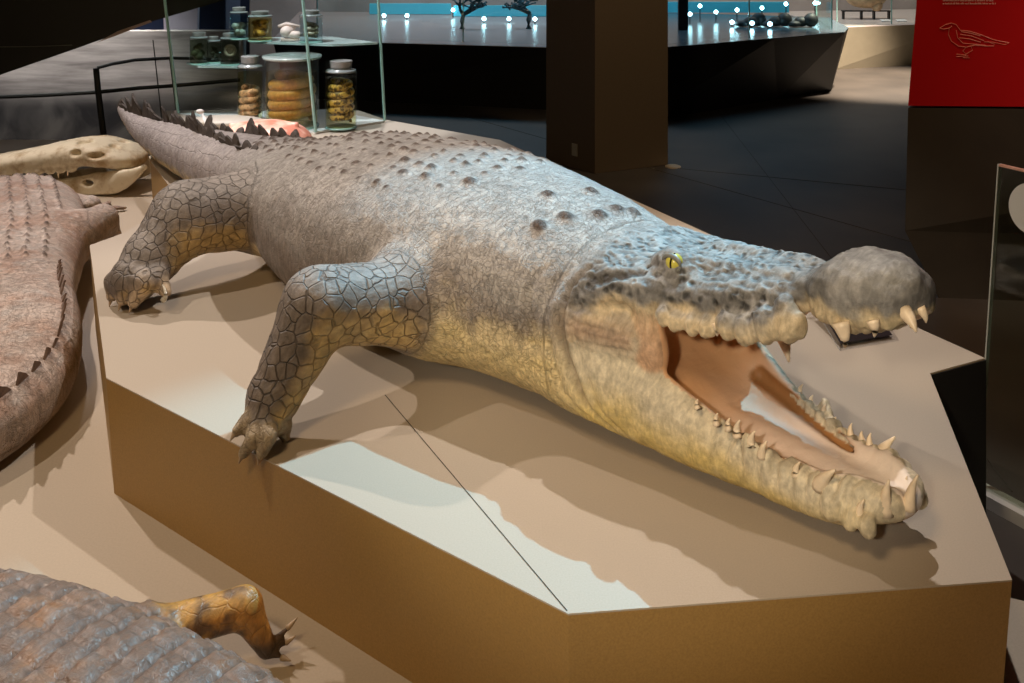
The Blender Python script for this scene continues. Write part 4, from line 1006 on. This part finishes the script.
# clear acrylic label holder under the snout
ac = empty('label_holder', (.95, 2.80, PZ)); tag(ac, 'clear acrylic label holder standing on the plinth beneath the snout', 'label holder')
A1, B1, C1, D1 = [Vector((*p, 0)) for p in ((.86 - .95, 2.93 - 2.80), (.885 - .95, 2.70 - 2.80), (1.07 - .95, 2.765 - 2.80), (1.04 - .95, 2.99 - 2.80))]
up = Vector((0, 0, .075)); th = Vector((0, 0, .004))
MB().prism([B1, C1, D1 + up, A1 + up], [B1 + th, C1 + th, D1 + up + th, A1 + up + th]).build('sloping_sheet', M_acrylic, ac)
MB().prism([B1, B1.lerp(A1, .02), A1.lerp(B1, .02) + up, A1 + up], [B1 + th, B1.lerp(A1, .02) + th, A1.lerp(B1, .02) + up + th, A1 + up + th]).build('sheet_edge', simple('white_edge', (.7, .7, .72), .2), ac)
MB().prism([A1 * .98, D1 * .98, D1 * .98 + up * .95, A1 * .98 + up * .95], [A1 * .95, D1 * .95, D1 * .95 + up * .95, A1 * .95 + up * .95]).build('rear_sheet', M_acrylic, ac)
k = .09; q4 = [B1.lerp(A1 + up, a_) .lerp(C1.lerp(D1 + up, a_), b_) for a_, b_ in ((.08, .06), (.08, .94), (.92, .94), (.92, .06))]
card = MB().prism([p + th * 1.1 for p in q4], [p + th * 1.4 for p in q4]).build('printed_card', simple('black_card', (.022, .018, .02), .3), ac); tag(card, 'black printed card')
q5 = [B1.lerp(A1 + up, a_).lerp(C1.lerp(D1 + up, a_), b_) for a_, b_ in ((.55, .3), (.55, .9), (.66, .9), (.66, .3))]
MB().prism([p + th * 1.45 for p in q5], [p + th * 1.6 for p in q5]).build('print_strip', simple('mauve_print', (.35, .2, .3), .4), ac)

# ---------------------------------------------------------------- far left: sea mural, railing, dark hull-shaped canopy
m, nt, b = new_mat('sea_mural_print'); tc = N(nt, 'ShaderNodeTexCoord'); mp = N(nt, 'ShaderNodeMapping'); mp.inputs['Scale'].default_value = (1.0, 1.0, 9.0); nt.links.new(tc.outputs['Object'], mp.inputs['Vector'])
n1 = N(nt, 'ShaderNodeTexNoise', Scale=1.6, Detail=8.0, Roughness=.6); nt.links.new(mp.outputs[0], n1.inputs['Vector'])
n2 = N(nt, 'ShaderNodeTexNoise', Scale=2.2, Detail=6.0, Distortion=1.6); nt.links.new(tc.outputs['Object'], n2.inputs['Vector'])
r1 = N(nt, 'ShaderNodeValToRGB'); r1.color_ramp.elements[0].color = (.22, .20, .19, 1); r1.color_ramp.elements[0].position = .3; r1.color_ramp.elements[1].color = (.60, .56, .53, 1); r1.color_ramp.elements[1].position = .68; nt.links.new(n1.outputs['Fac'], r1.inputs[0])
r2 = N(nt, 'ShaderNodeValToRGB'); r2.color_ramp.elements[0].color = (.022, .022, .024, 1); r2.color_ramp.elements[0].position = .40; r2.color_ramp.elements[1].color = (.10, .095, .09, 1); r2.color_ramp.elements[1].position = .66; nt.links.new(n2.outputs['Fac'], r2.inputs[0])
sp_ = N(nt, 'ShaderNodeSeparateXYZ'); nt.links.new(tc.outputs['Object'], sp_.inputs[0]); mr = N(nt, 'ShaderNodeMapRange', interpolation_type='SMOOTHSTEP'); mr.inputs['From Min'].default_value = .30; mr.inputs['From Max'].default_value = .56; nt.links.new(sp_.outputs['Z'], mr.inputs['Value'])
mx = N(nt, 'ShaderNodeMix'); mx.data_type = 'RGBA'; nt.links.new(mr.outputs[0], mx.inputs[0]); nt.links.new(r2.outputs[0], mx.inputs[6]); nt.links.new(r1.outputs[0], mx.inputs[7]); nt.links.new(mx.outputs[2], b.inputs['Base Color']); b.inputs['Roughness'].default_value = .45
o = MB().box((.0, 0, .45), (4.3, .08, .90)).build('sea_mural', m, bevel=.004); o.location = (-4.18, 7.6, 0); tag(o, 'long low grey panel printed with a stormy sea behind the railing', 'mural')
rl = empty('railing', (-2.6, 7.0, 0)); tag(rl, 'thin dark steel railing in front of the grey sea mural', 'railing')
def rp(px, py, d): p = Dp(px, py, d); return (p.x + 2.6, p.y - 7.0, p.z)
MB().tube([rp(96, 68, 7.0), rp(98, 90, 7.0), rp(109, 178, 7.0)], .022, 8).build('post', M_metal, rl)
MB().tube([rp(171, 57, 7.25), rp(180, 130, 7.25)], .015, 8).build('post', M_metal, rl)
MB().tube([rp(97, 68, 7.0), rp(112, 64, 7.05), rp(135, 60, 7.15), rp(171, 58, 7.25), rp(205, 59, 7.3), rp(250, 62, 7.35)], .012, 8).build('handrail', M_metal, rl)
MB().tube([rp(-60, 98, 6.85), rp(0, 97, 6.9), rp(50, 95, 6.95), rp(100, 92, 7.0), rp(140, 88, 7.15), rp(171, 86, 7.25), rp(240, 80, 7.4)], .014, 8).build('lower_rail', M_metal, rl)
MB().tube([rp(153, 40, 7.2), rp(163, 130, 7.2)], .004, 6).build('cable', M_metal, rl)
# canopy
cn = MB(); y0, y1 = 6.3, 6.9
pr_ = [Dp(px, py, y0) for px, py in ((-140, 118), (0, 75), (75, 49), (150, 22), (235, -3), (330, -45))]
lowv = [(p.x, p.z) for p in pr_]
outl = lowv + [(lowv[-1][0] + .3, 3.2), (lowv[0][0], 3.2)]
cn.prism([(x, y1, z + .28) for x, z in outl], [(x, y0, z) for x, z in outl]) if False else cn.add([(x, y0, z) for x, z in outl] + [(x, y1, z + (.20 if i < len(lowv) else 0)) for i, (x, z) in enumerate(outl)],
    [tuple(range(len(outl)))] + [tuple(reversed(range(len(outl), 2 * len(outl))))] + [(i, len(outl) + i, len(outl) + (i + 1) % len(outl), (i + 1) % len(outl)) for i in range(len(outl))])
hu_ = empty('hanging_canopy', (0, 0, 0)); tag(hu_, 'dark olive slanting canopy hanging over the upper left corner', 'canopy')
cn.build('canopy_shell', simple('dark_olive_shell', (.012, .0115, .007), .5), hu_)
p0, p1 = Dp(70, 46, y0 - .01), Dp(155, 17, y0 - .01); q0, q1 = Dp(110, 40, y0 - .01), Dp(150, 24, y0 - .01)
MB().tube([Dp(-10, 47, y0 - .012), Dp(35, 46.5, y0 - .012), Dp(72, 45, y0 - .012)], .003, 6).build('thin_seam', simple('pale_seam', (.10, .10, .08), .5), hu_)
edge_ = MB().prism([Dp(95, 43.5, y0 - .004), Dp(152, 22, y0 - .004), Dp(150, 20, y0 - .004), Dp(118, 31, y0 - .004)], [Dp(95, 43.5, y0 - .012), Dp(152, 22, y0 - .012), Dp(150, 20, y0 - .012), Dp(118, 31, y0 - .012)])
edge_.build('trim_strip', simple('tan_strip', (.30, .22, .17), .5), hu_)
# white leaning board and dark blue case behind the glass case
o = MB().prism([(-3.02, 8.72, 0), (-2.76, 8.72, 0), (-2.76, 8.77, 0), (-3.02, 8.77, 0)], [(-3.04, 8.72, .95), (-2.74, 8.72, .98), (-2.74, 8.77, .98), (-3.04, 8.77, .95)]).build('info_board', simple('lilac_board', (.42, .38, .45), .5)); tag(o, 'narrow pale lilac board behind the glass case', 'board')
o = MB().box((-3.08, 9.35, .75), (.95, .5, 1.5)).build('navy_cabinet', M_bluewall, bevel=.01); tag(o, 'dark navy cabinet far behind the glass case', 'cabinet')

# ================================================================== GLASS CASE WITH SPECIMEN JARS
gc = empty('glass_case', (-1.45, 5.85, PZ)); tag(gc, 'glass corner case with two shelves of specimen jars on the plinth', 'glass case')
def g3(p): return Vector((p[0] + 1.45, p[1] - 5.85, p[2] - PZ))
A_, B_, C_, D_ = Vector((-2.02, 6.05, PZ)), Vector((-1.14, 5.50, PZ)), Vector((-.74, 5.82, PZ)), Vector((-1.15, 6.18, PZ))
def lean_top(p, px): d = p.y; return Vector(((px - 512) * d / 1000, d, H - (-40 + 75) * d / 1000))
Bx = Vector((-1.08, 5.50, PZ))
tops = [lean_top(A_, 160), lean_top(Bx, 299), lean_top(C_, 376)]
pts = [A_ + Vector((0, 0, .012)), Bx + Vector((0, 0, .012)), C_ + Vector((0, 0, .012))]
for i in (0, 1):
    a, b, c, d = pts[i], pts[i + 1], tops[i + 1], tops[i]; nn = (b - a).cross(d - a).normalized() * .004
    MB().prism([g3(a - nn), g3(b - nn), g3(c - nn), g3(d - nn)], [g3(a + nn), g3(b + nn), g3(c + nn), g3(d + nn)]).build('glass_pane', M_glass, gc)
for a, b in zip(pts, tops): MB().tube([g3(a), g3(b)], .009, 6).build('pane_edge', M_glass_edge, gc)
MB().slab([(p.x + 1.45, p.y - 5.85) for p in (A_, Bx, C_, D_)], .001, .011).build('white_base_board', M_white, gc)
M_shelf = simple('shelf_glass', (.50, .62, .62), .15, spec=.8)
z1 = 1.02; z2 = .865
MB().slab([(x + 1.45, y - 5.85) for x, y in ((-1.62, 6.05), (-1.52, 5.84), (-1.02, 5.70), (-.78, 5.80), (-1.10, 6.10))], z1 - PZ - .012, z1 - PZ).build('shelf', M_shelf, gc)
MB().slab([(x + 1.45, y - 5.85) for x, y in ((-1.98, 6.08), (-1.86, 5.93), (-1.60, 5.90), (-1.56, 6.08))], z2 - PZ - .012, z2 - PZ).build('shelf', M_shelf, gc)
M_jar = glass('jar_glass', (.98, .99, .985), .12); M_lid = simple('frosted_lid', (.30, .30, .29), .3)
def liquid_mat(name, col): return glass(name, col, .04)
def jar(x, y, z, r, h, stop, liq, label, cap='round'):
    j = empty('specimen_jar', (x, y, z)); tag(j, label, 'jar')
    n_ = r * .62
    pr = [(r * .9, 0), (r, .008), (r, h * .80), (r * .96, h * .85), (n_, h * .88), (n_, h * .92)] if cap == 'round' else [(r * .97, 0), (r, .008), (r, h * .94), (r * 1.04, h * .95), (r * 1.04, h * .965)]
    MB().lathe(pr, n=32).build('glass_body', M_jar, j, smooth=True)
    MB().lathe([(r * 1.0, 0), (r * 1.0, .006), (r * .85, .010)], n=32).build('base_ring', M_glass_edge, j, smooth=True)
    if cap == 'round':
        MB().lathe([(r * .98, h * .835), (r * .93, h * .865), (r * .64, h * .885), (r * .64, h * .90)], n=32).build('shoulder', simple('frosted_shoulder', (.28, .31, .31), .2), j, smooth=True)
        MB().lathe([(0, h * .90), (n_ * .9, h * .90), (n_ * 1.1, h * .905), (n_ * 1.15, h), (n_ * .9, h * 1.01), (0, h * 1.01)], n=28).build('stopper', M_lid, j, smooth=False)
    else:
        MB().lathe([(r * 1.06, h * .955), (r * 1.09, h * .965), (r * 1.09, h * .99), (r * .5, h * 1.0), (r * .14, h * 1.0), (r * .16, h * 1.05), (0, h * 1.055)], n=32).build('lid', M_jar, j, smooth=True)
        MB().lathe([(r * .97, h * .94), (r * 1.09, h * .955), (r * 1.09, h * .985), (r * .99, h * .985)], n=32).build('rim', simple('rim_glass', (.45, .52, .5), .15), j, smooth=True)
    if liq: MB().lathe([(0, .010), (r * .93, .012), (r * .93, h * .76), (0, h * .76)], n=32).build('liquid', liquid_mat('yellow_liquid', liq), j, smooth=False)
    return j
def coil(name, x, y, z, R, r, turns, rise, mat, label, cat='specimen', sq=1.0, ph=0, head=True):
    n = int(turns * 22); pts = []; rr = []
    for k in range(n + 1):
        t = k / n; a = ph + t * turns * math.tau; RR = R * (1 - .25 * max(0, t - .75) * 4 * .6)
        pts.append((RR * math.cos(a), RR * math.sin(a) * sq, r + t * rise)); rr.append(r * (.35 + .65 * min(1, t * 6)) * (1 if t < .9 else .9))
    o = MB().tube(pts, rr, 10)
    if head: o.ball(Vector(pts[-1]) + Vector((0, 0, 0)), (r * 1.25, r * 1.25, r * .9), 12, 8)
    ob = o.build(name, mat, smooth=True); ob.location = (x, y, z); tag(ob, label, cat); return ob
def stripes(name, c0, c1, scale, rough=.45):
    m, nt, b = new_mat(name); tc = N(nt, 'ShaderNodeTexCoord'); v = N(nt, 'ShaderNodeTexNoise', Scale=scale, Detail=3.0); nt.links.new(tc.outputs['Object'], v.inputs['Vector'])
    r = N(nt, 'ShaderNodeValToRGB'); r.color_ramp.elements[0].color = (*c0, 1); r.color_ramp.elements[0].position = .44; r.color_ramp.elements[1].color = (*c1, 1); r.color_ramp.elements[1].position = .54
    nt.links.new(v.outputs['Fac'], r.inputs['Fac']); nt.links.new(r.outputs['Color'], b.inputs['Base Color']); b.inputs['Roughness'].default_value = rough; return m
zb = PZ + .012
def jx(px, d): return (px - 512) * d / 1000
d1 = 5.66; x1 = jx(292, d1); jar(x1, d1, zb, .152, .405, 0, (.96, .91, .66), 'widest specimen jar with coiled thick yellow snake on the plinth board', 'flat')
coil('coiled_snake', x1, d1, zb + .012, .104, .033, 4.4, .235, simple('yellow_brown_snake', (.42, .27, .08), .5, noise=.25, nscale=60, bump=.5, bscale=200), 'thick yellow brown snake coiled inside the widest jar')
d2 = 5.62; x2 = jx(341, d2); jar(x2, d2, zb, .088, .375, 0, (.97, .93, .70), 'clear jar with frosted stopper holding a patterned snake, right of the widest jar')
coil('coiled_snake', x2, d2, zb + .012, .054, .022, 5.4, .225, stripes('patterned_snake', (.10, .07, .02), (.55, .40, .10), 55), 'brown and gold patterned snake coiled in the right jar')
d3 = 5.74; x3 = jx(250, d3); jar(x3, d3, zb, .073, .385, 0, (.93, .90, .70), 'narrow tall jar with a blotched pink specimen, left of the widest jar')
coil('coiled_snake', x3, d3, zb + .012, .042, .022, 4.4, .17, stripes('blotched_pink', (.30, .20, .14), (.72, .48, .36), 45), 'blotched pink and brown specimen in the narrow tall jar')
M_gold = stripes('golden_flesh', (.22, .13, .03), (.72, .50, .22), 30)
def lump(name, x, y, z, n, R, h, mat, label, seed, cat='specimen', r0=.02):
    rs = random.Random(seed); mb = MB()
    for k in range(n):
        a = rs.uniform(0, math.tau); q = rs.uniform(0, R); s = r0 * rs.uniform(.7, 1.2); mb.ball((q * math.cos(a), q * math.sin(a), s + rs.uniform(0, h)), (s * 1.2, s, s * .9), 10, 7)
    o = mb.build(name, mat, smooth=True); o.location = (x, y, z); tag(o, label, cat)
ju = [(260, 5.86, .072, .175, (.92, .84, .5), 'jar of golden pieces on the upper shelf'), (239, 5.95, .055, .19, (.75, .92, .95), 'pale blue tinted jar at the left end of the upper shelf'), (311, 5.80, .068, .185, (.80, .88, .90), 'jar with a pale ringed specimen at the right end of the upper shelf')]
for px, d, r, h, lq, lab in ju: jar(jx(px, d), d, z1, r, h, 0, lq, lab)
lump('preserved_pieces', jx(260, 5.86), 5.86, z1 + .012, 30, .042, .085, M_gold, 'golden preserved pieces filling the upper shelf jar', 4)
lump('preserved_pieces', jx(239, 5.95), 5.95, z1 + .012, 10, .028, .05, simple('pale_flesh', (.5, .45, .35), .5), 'pale preserved pieces in the blue tinted jar', 5)
coil('coiled_specimen', jx(311, 5.80), 5.80, z1 + .012, .030, .016, 2.6, .08, stripes('ringed_flesh', (.35, .26, .15), (.68, .56, .40), 60), 'pale ringed specimen in the upper right jar')
for px, d, r, h, lq, lab in [(199, 6.0, .056, .19, (.62, .68, .58), 'dark jar at the left end of the lower shelf'), (214, 6.05, .042, .16, (.6, .66, .58), 'small dark jar in the middle of the lower shelf'), (230, 5.97, .060, .19, (.62, .68, .62), 'jar with a pale round specimen on the lower shelf')]:
    jar(jx(px, d), d, z2, r, h, 0, lq, lab)
lump('preserved_plant', jx(199, 6.0), 6.0, z2 + .012, 14, .03, .09, simple('dark_weed', (.10, .11, .06), .6), 'dark weed like specimen in the left lower jar', 7)
lump('preserved_plant', jx(214, 6.05), 6.05, z2 + .012, 8, .02, .07, simple('dark_weed_brown', (.08, .08, .05), .6), 'dark specimen in the small middle jar', 8, r0=.014)
mb = MB(); mb.tube([(.030 * math.cos(k * .35), -.02, .075 + .030 * math.sin(k * .35)) for k in range(19)], .010, 8); mb.ball((0, -.012, .075), (.022, .012, .022), 12, 8)
o = mb.build('spiral_specimen', simple('pale_disc', (.60, .48, .40), .5), smooth=True); o.location = (jx(231, 5.97), 5.97, z2 + .012); tag(o, 'pale round specimen in the right lower jar', 'specimen')
# small bone skull on the upper shelf
mb = MB(); mb.ball((0, 0, .055), (.040, .045, .035), 16, 10); mb.ball((.045, -.01, .04), (.045, .03, .022), 14, 8); mb.tube([(-.05, .0, .085), (.0, 0, .10), (.075, 0, .085)], [.010, .013, .008], 8); mb.tube([(.02, 0, .05), (.05, .01, .085)], [.010, .008], 8); mb.tube([(-.03, -.02, .012), (.03, -.02, .010), (.08, -.02, .014)], [.012, .010, .006], 8)
o = mb.build('animal_bones', simple('pinkish_bone', (.80, .62, .56), .5, noise=.2, nscale=30), smooth=True); o.location = (jx(287, 5.86), 5.86, z1); tag(o, 'pinkish white animal bones between jars on the upper shelf', 'bones')
# salmon pink shell, white paper-like shell and little pale figure in front of the jars
SH = [(-.02, 0, .01, .0, .02), (.0, 0, .02, .0, .05), (.08, 0, .075, .0, .10), (.2, 0, .105, .0, .135), (.34, 0, .10, .0, .135), (.44, 0, .07, .0, .10), (.50, 0, .02, .0, .05)]
xs = axis_grid([(-.05, .54, .007)]); ys = axis_grid([(-.16, .16, .007)]); zs = axis_grid([(-.02, .15, .007)])
Fv = section(xs[:, None, None], ys[None, :, None], zs[None, None, :], SH, -.02, .50, 2.0, 6.0); Fv = smin(Fv, caps(xs[:, None, None], ys[None, :, None], zs[None, None, :], (.06, 0, .075), (.42, 0, .09), .014, .012)[0], .02)
v, q = surface_nets(Fv, xs, ys, zs); v[:, 2] += .002 - v[:, 2].min()
o = np_mesh('turtle_shell', v, q, stripes('salmon_shell', (.62, .22, .15), (.80, .46, .36), 9, .35)); o.location = (-1.56, 5.36, PZ); o.rotation_euler = (0, 0, -.12); tag(o, 'salmon pink domed turtle shell on the plinth before the widest jar', 'turtle shell')
mb = MB(); mb.ball((0, 0, .03), (.22, .10, .035), 22, 10); o = mb.build('pale_shell', simple('cream_shell', (.45, .40, .34), .5, noise=.1), smooth=True); o.location = (-1.62, 5.66, PZ + .008); tag(o, 'flat cream shell on the plinth left of the salmon shell', 'shell')
mb = MB(); mb.tube([(0, 0, .0), (.005, 0, .06), (-.02, 0, .11)], [.016, .012, .007], 8); mb.ball((-.028, 0, .115), (.022, .012, .014), 10, 7); mb.ball((0, 0, .012), (.035, .03, .015), 12, 6)
o = mb.build('bone_figure', simple('pale_bone', (.62, .58, .55), .5), smooth=True); o.location = (jx(205, 5.55), 5.55, PZ); tag(o, 'tiny pale hooked bone standing on the plinth left of the cream shell', 'bone')

# ================================================================== CAMERA AND LIGHT
cam = bpy.data.cameras.new('camera'); co = bpy.data.objects.new('camera', cam); COL.objects.link(co)
co.location = (0, 0, H); co.rotation_euler = (math.pi / 2, 0, 0)
cam.sensor_fit = 'HORIZONTAL'; cam.sensor_width = 36; cam.lens = 36 * 1000 / 1024
cam.shift_y = -(341.5 + 75) / 1024; cam.clip_start = .05
sc.camera = co
sc.view_settings.view_transform = 'Standard'; sc.view_settings.look = 'None'; sc.view_settings.gamma = 1; sc.view_settings.exposure = -.08
sc.view_settings.use_curve_mapping = False
w = bpy.data.worlds.new('world'); sc.world = w; w.use_nodes = True
w.node_tree.nodes['Background'].inputs[0].default_value = (.9, .85, .8, 1); w.node_tree.nodes['Background'].inputs[1].default_value = .035
def spot(loc_, at, power, col, ang=40, rad=.04, blend=.3, name='spotlight'):
    l = bpy.data.lights.new(name, 'SPOT'); l.energy = power; l.color = col; l.spot_size = math.radians(ang); l.spot_blend = blend; l.shadow_soft_size = rad
    o = bpy.data.objects.new(name, l); COL.objects.link(o); o.location = loc_
    o.rotation_euler = (Vector(at) - Vector(loc_)).to_track_quat('-Z', 'Y').to_euler(); return o
def area(loc_, at, power, col, size=1, sy=None, name='lamp'):
    l = bpy.data.lights.new(name, 'AREA'); l.energy = power; l.color = col; l.size = size
    if sy: l.shape = 'RECTANGLE'; l.size_y = sy
    o = bpy.data.objects.new(name, l); COL.objects.link(o); o.location = loc_
    o.rotation_euler = (Vector(at) - Vector(loc_)).to_track_quat('-Z', 'Y').to_euler(); return o
spot((1.45, 4.15, 3.9), (-.22, 1.98, .6), 860, (.26, .72, 1.0), 23, .015, .6)            # cyan light from behind, long shadow towards the camera
spot((.65, 3.4, 3.9), (0, 2.3, .6), 270, (1.0, .93, .88), 62, .03)             # neutral light from behind, steeper
spot((-2.7, 1.9, 3.9), (-1.0, 3.2, .5), 215, (1.0, .86, .72), 52, .04, .8)     # left light over the hind part
spot((-.9, -1.3, 2.5), (.25, 2.08, .90), 310, (1.0, .88, .70), 22, .08, .6)          # lights the near side of the head
area((-1.0, -.4, 3.7), (.1, 2.2, .6), 58, (1.0, .70, .38), .6)                # warm light on the near flank
spot((-3.6, 5.2, 4.4), (-2.0, 3.6, .3), 600, (1.0, .86, .76), 60, .05)         # over the smaller animals
spot((-2.9, 5.9, 3.9), (-1.6, 4.6, .8), 260, (1.0, .93, .95), 34, .05, .6)        # tail
spot((-1.9, 4.9, 3.4), (-1.2, 5.8, .7), 420, (.95, .96, 1.0), 34, .05)         # onto the jars
spot((-1.0, 7.6, 3.8), (-1.25, 5.8, .7), 300, (1.0, .95, .9), 40, .05)         # jars from behind
spot((-3.3, 7.05, 3.3), (-3.9, 7.6, .4), 1100, (1.0, .95, .92), 70, .2, .8)      # wash on the sea mural
area((-1.2, 11.6, 3.6), (-1.2, 12.6, .5), 95, (1.0, .85, .8), 3, .6)          # left case
area((3.6, 12.6, 3.6), (3.8, 14.4, .5), 130, (1.0, .85, .74), 4, .6)           # right case
area((2.4, 11.0, 3.2), (2.4, 11.6, .6), 25, (.15, .6, 1.0), 2, .5)
area((-.4, 10.8, 3.2), (-.4, 11.4, .6), 40, (.15, .6, 1.0), 2, .5)
spot((4.5, 10.4, 4.6), (4.0, 10.8, 0), 6000, (1.0, .84, .66), 36, .1, .6)       # pool on the floor before the beige island
spot((3.2, 8.6, 4.8), (2.6, 7.4, 0), 5, (.45, .65, 1.0), 50, .2, .9)          # faint blue sheen on the floor
spot((2.3, 5.3, 4.2), (.85, 7.0, .9), 230, (1.0, .76, .48), 34, .1, .7)          # pillar
spot((4.0, 2.6, 4.2), (3.3, 4.3, 1.5), 330, (1.0, .8, .7), 36, .1, .8)         # red wall
spot((1.8, 4.0, 4.2), (1.7, 4.6, 0), 150, (1.0, .6, .3), 60, .2, .9)            # warm glow on the floor by the snout
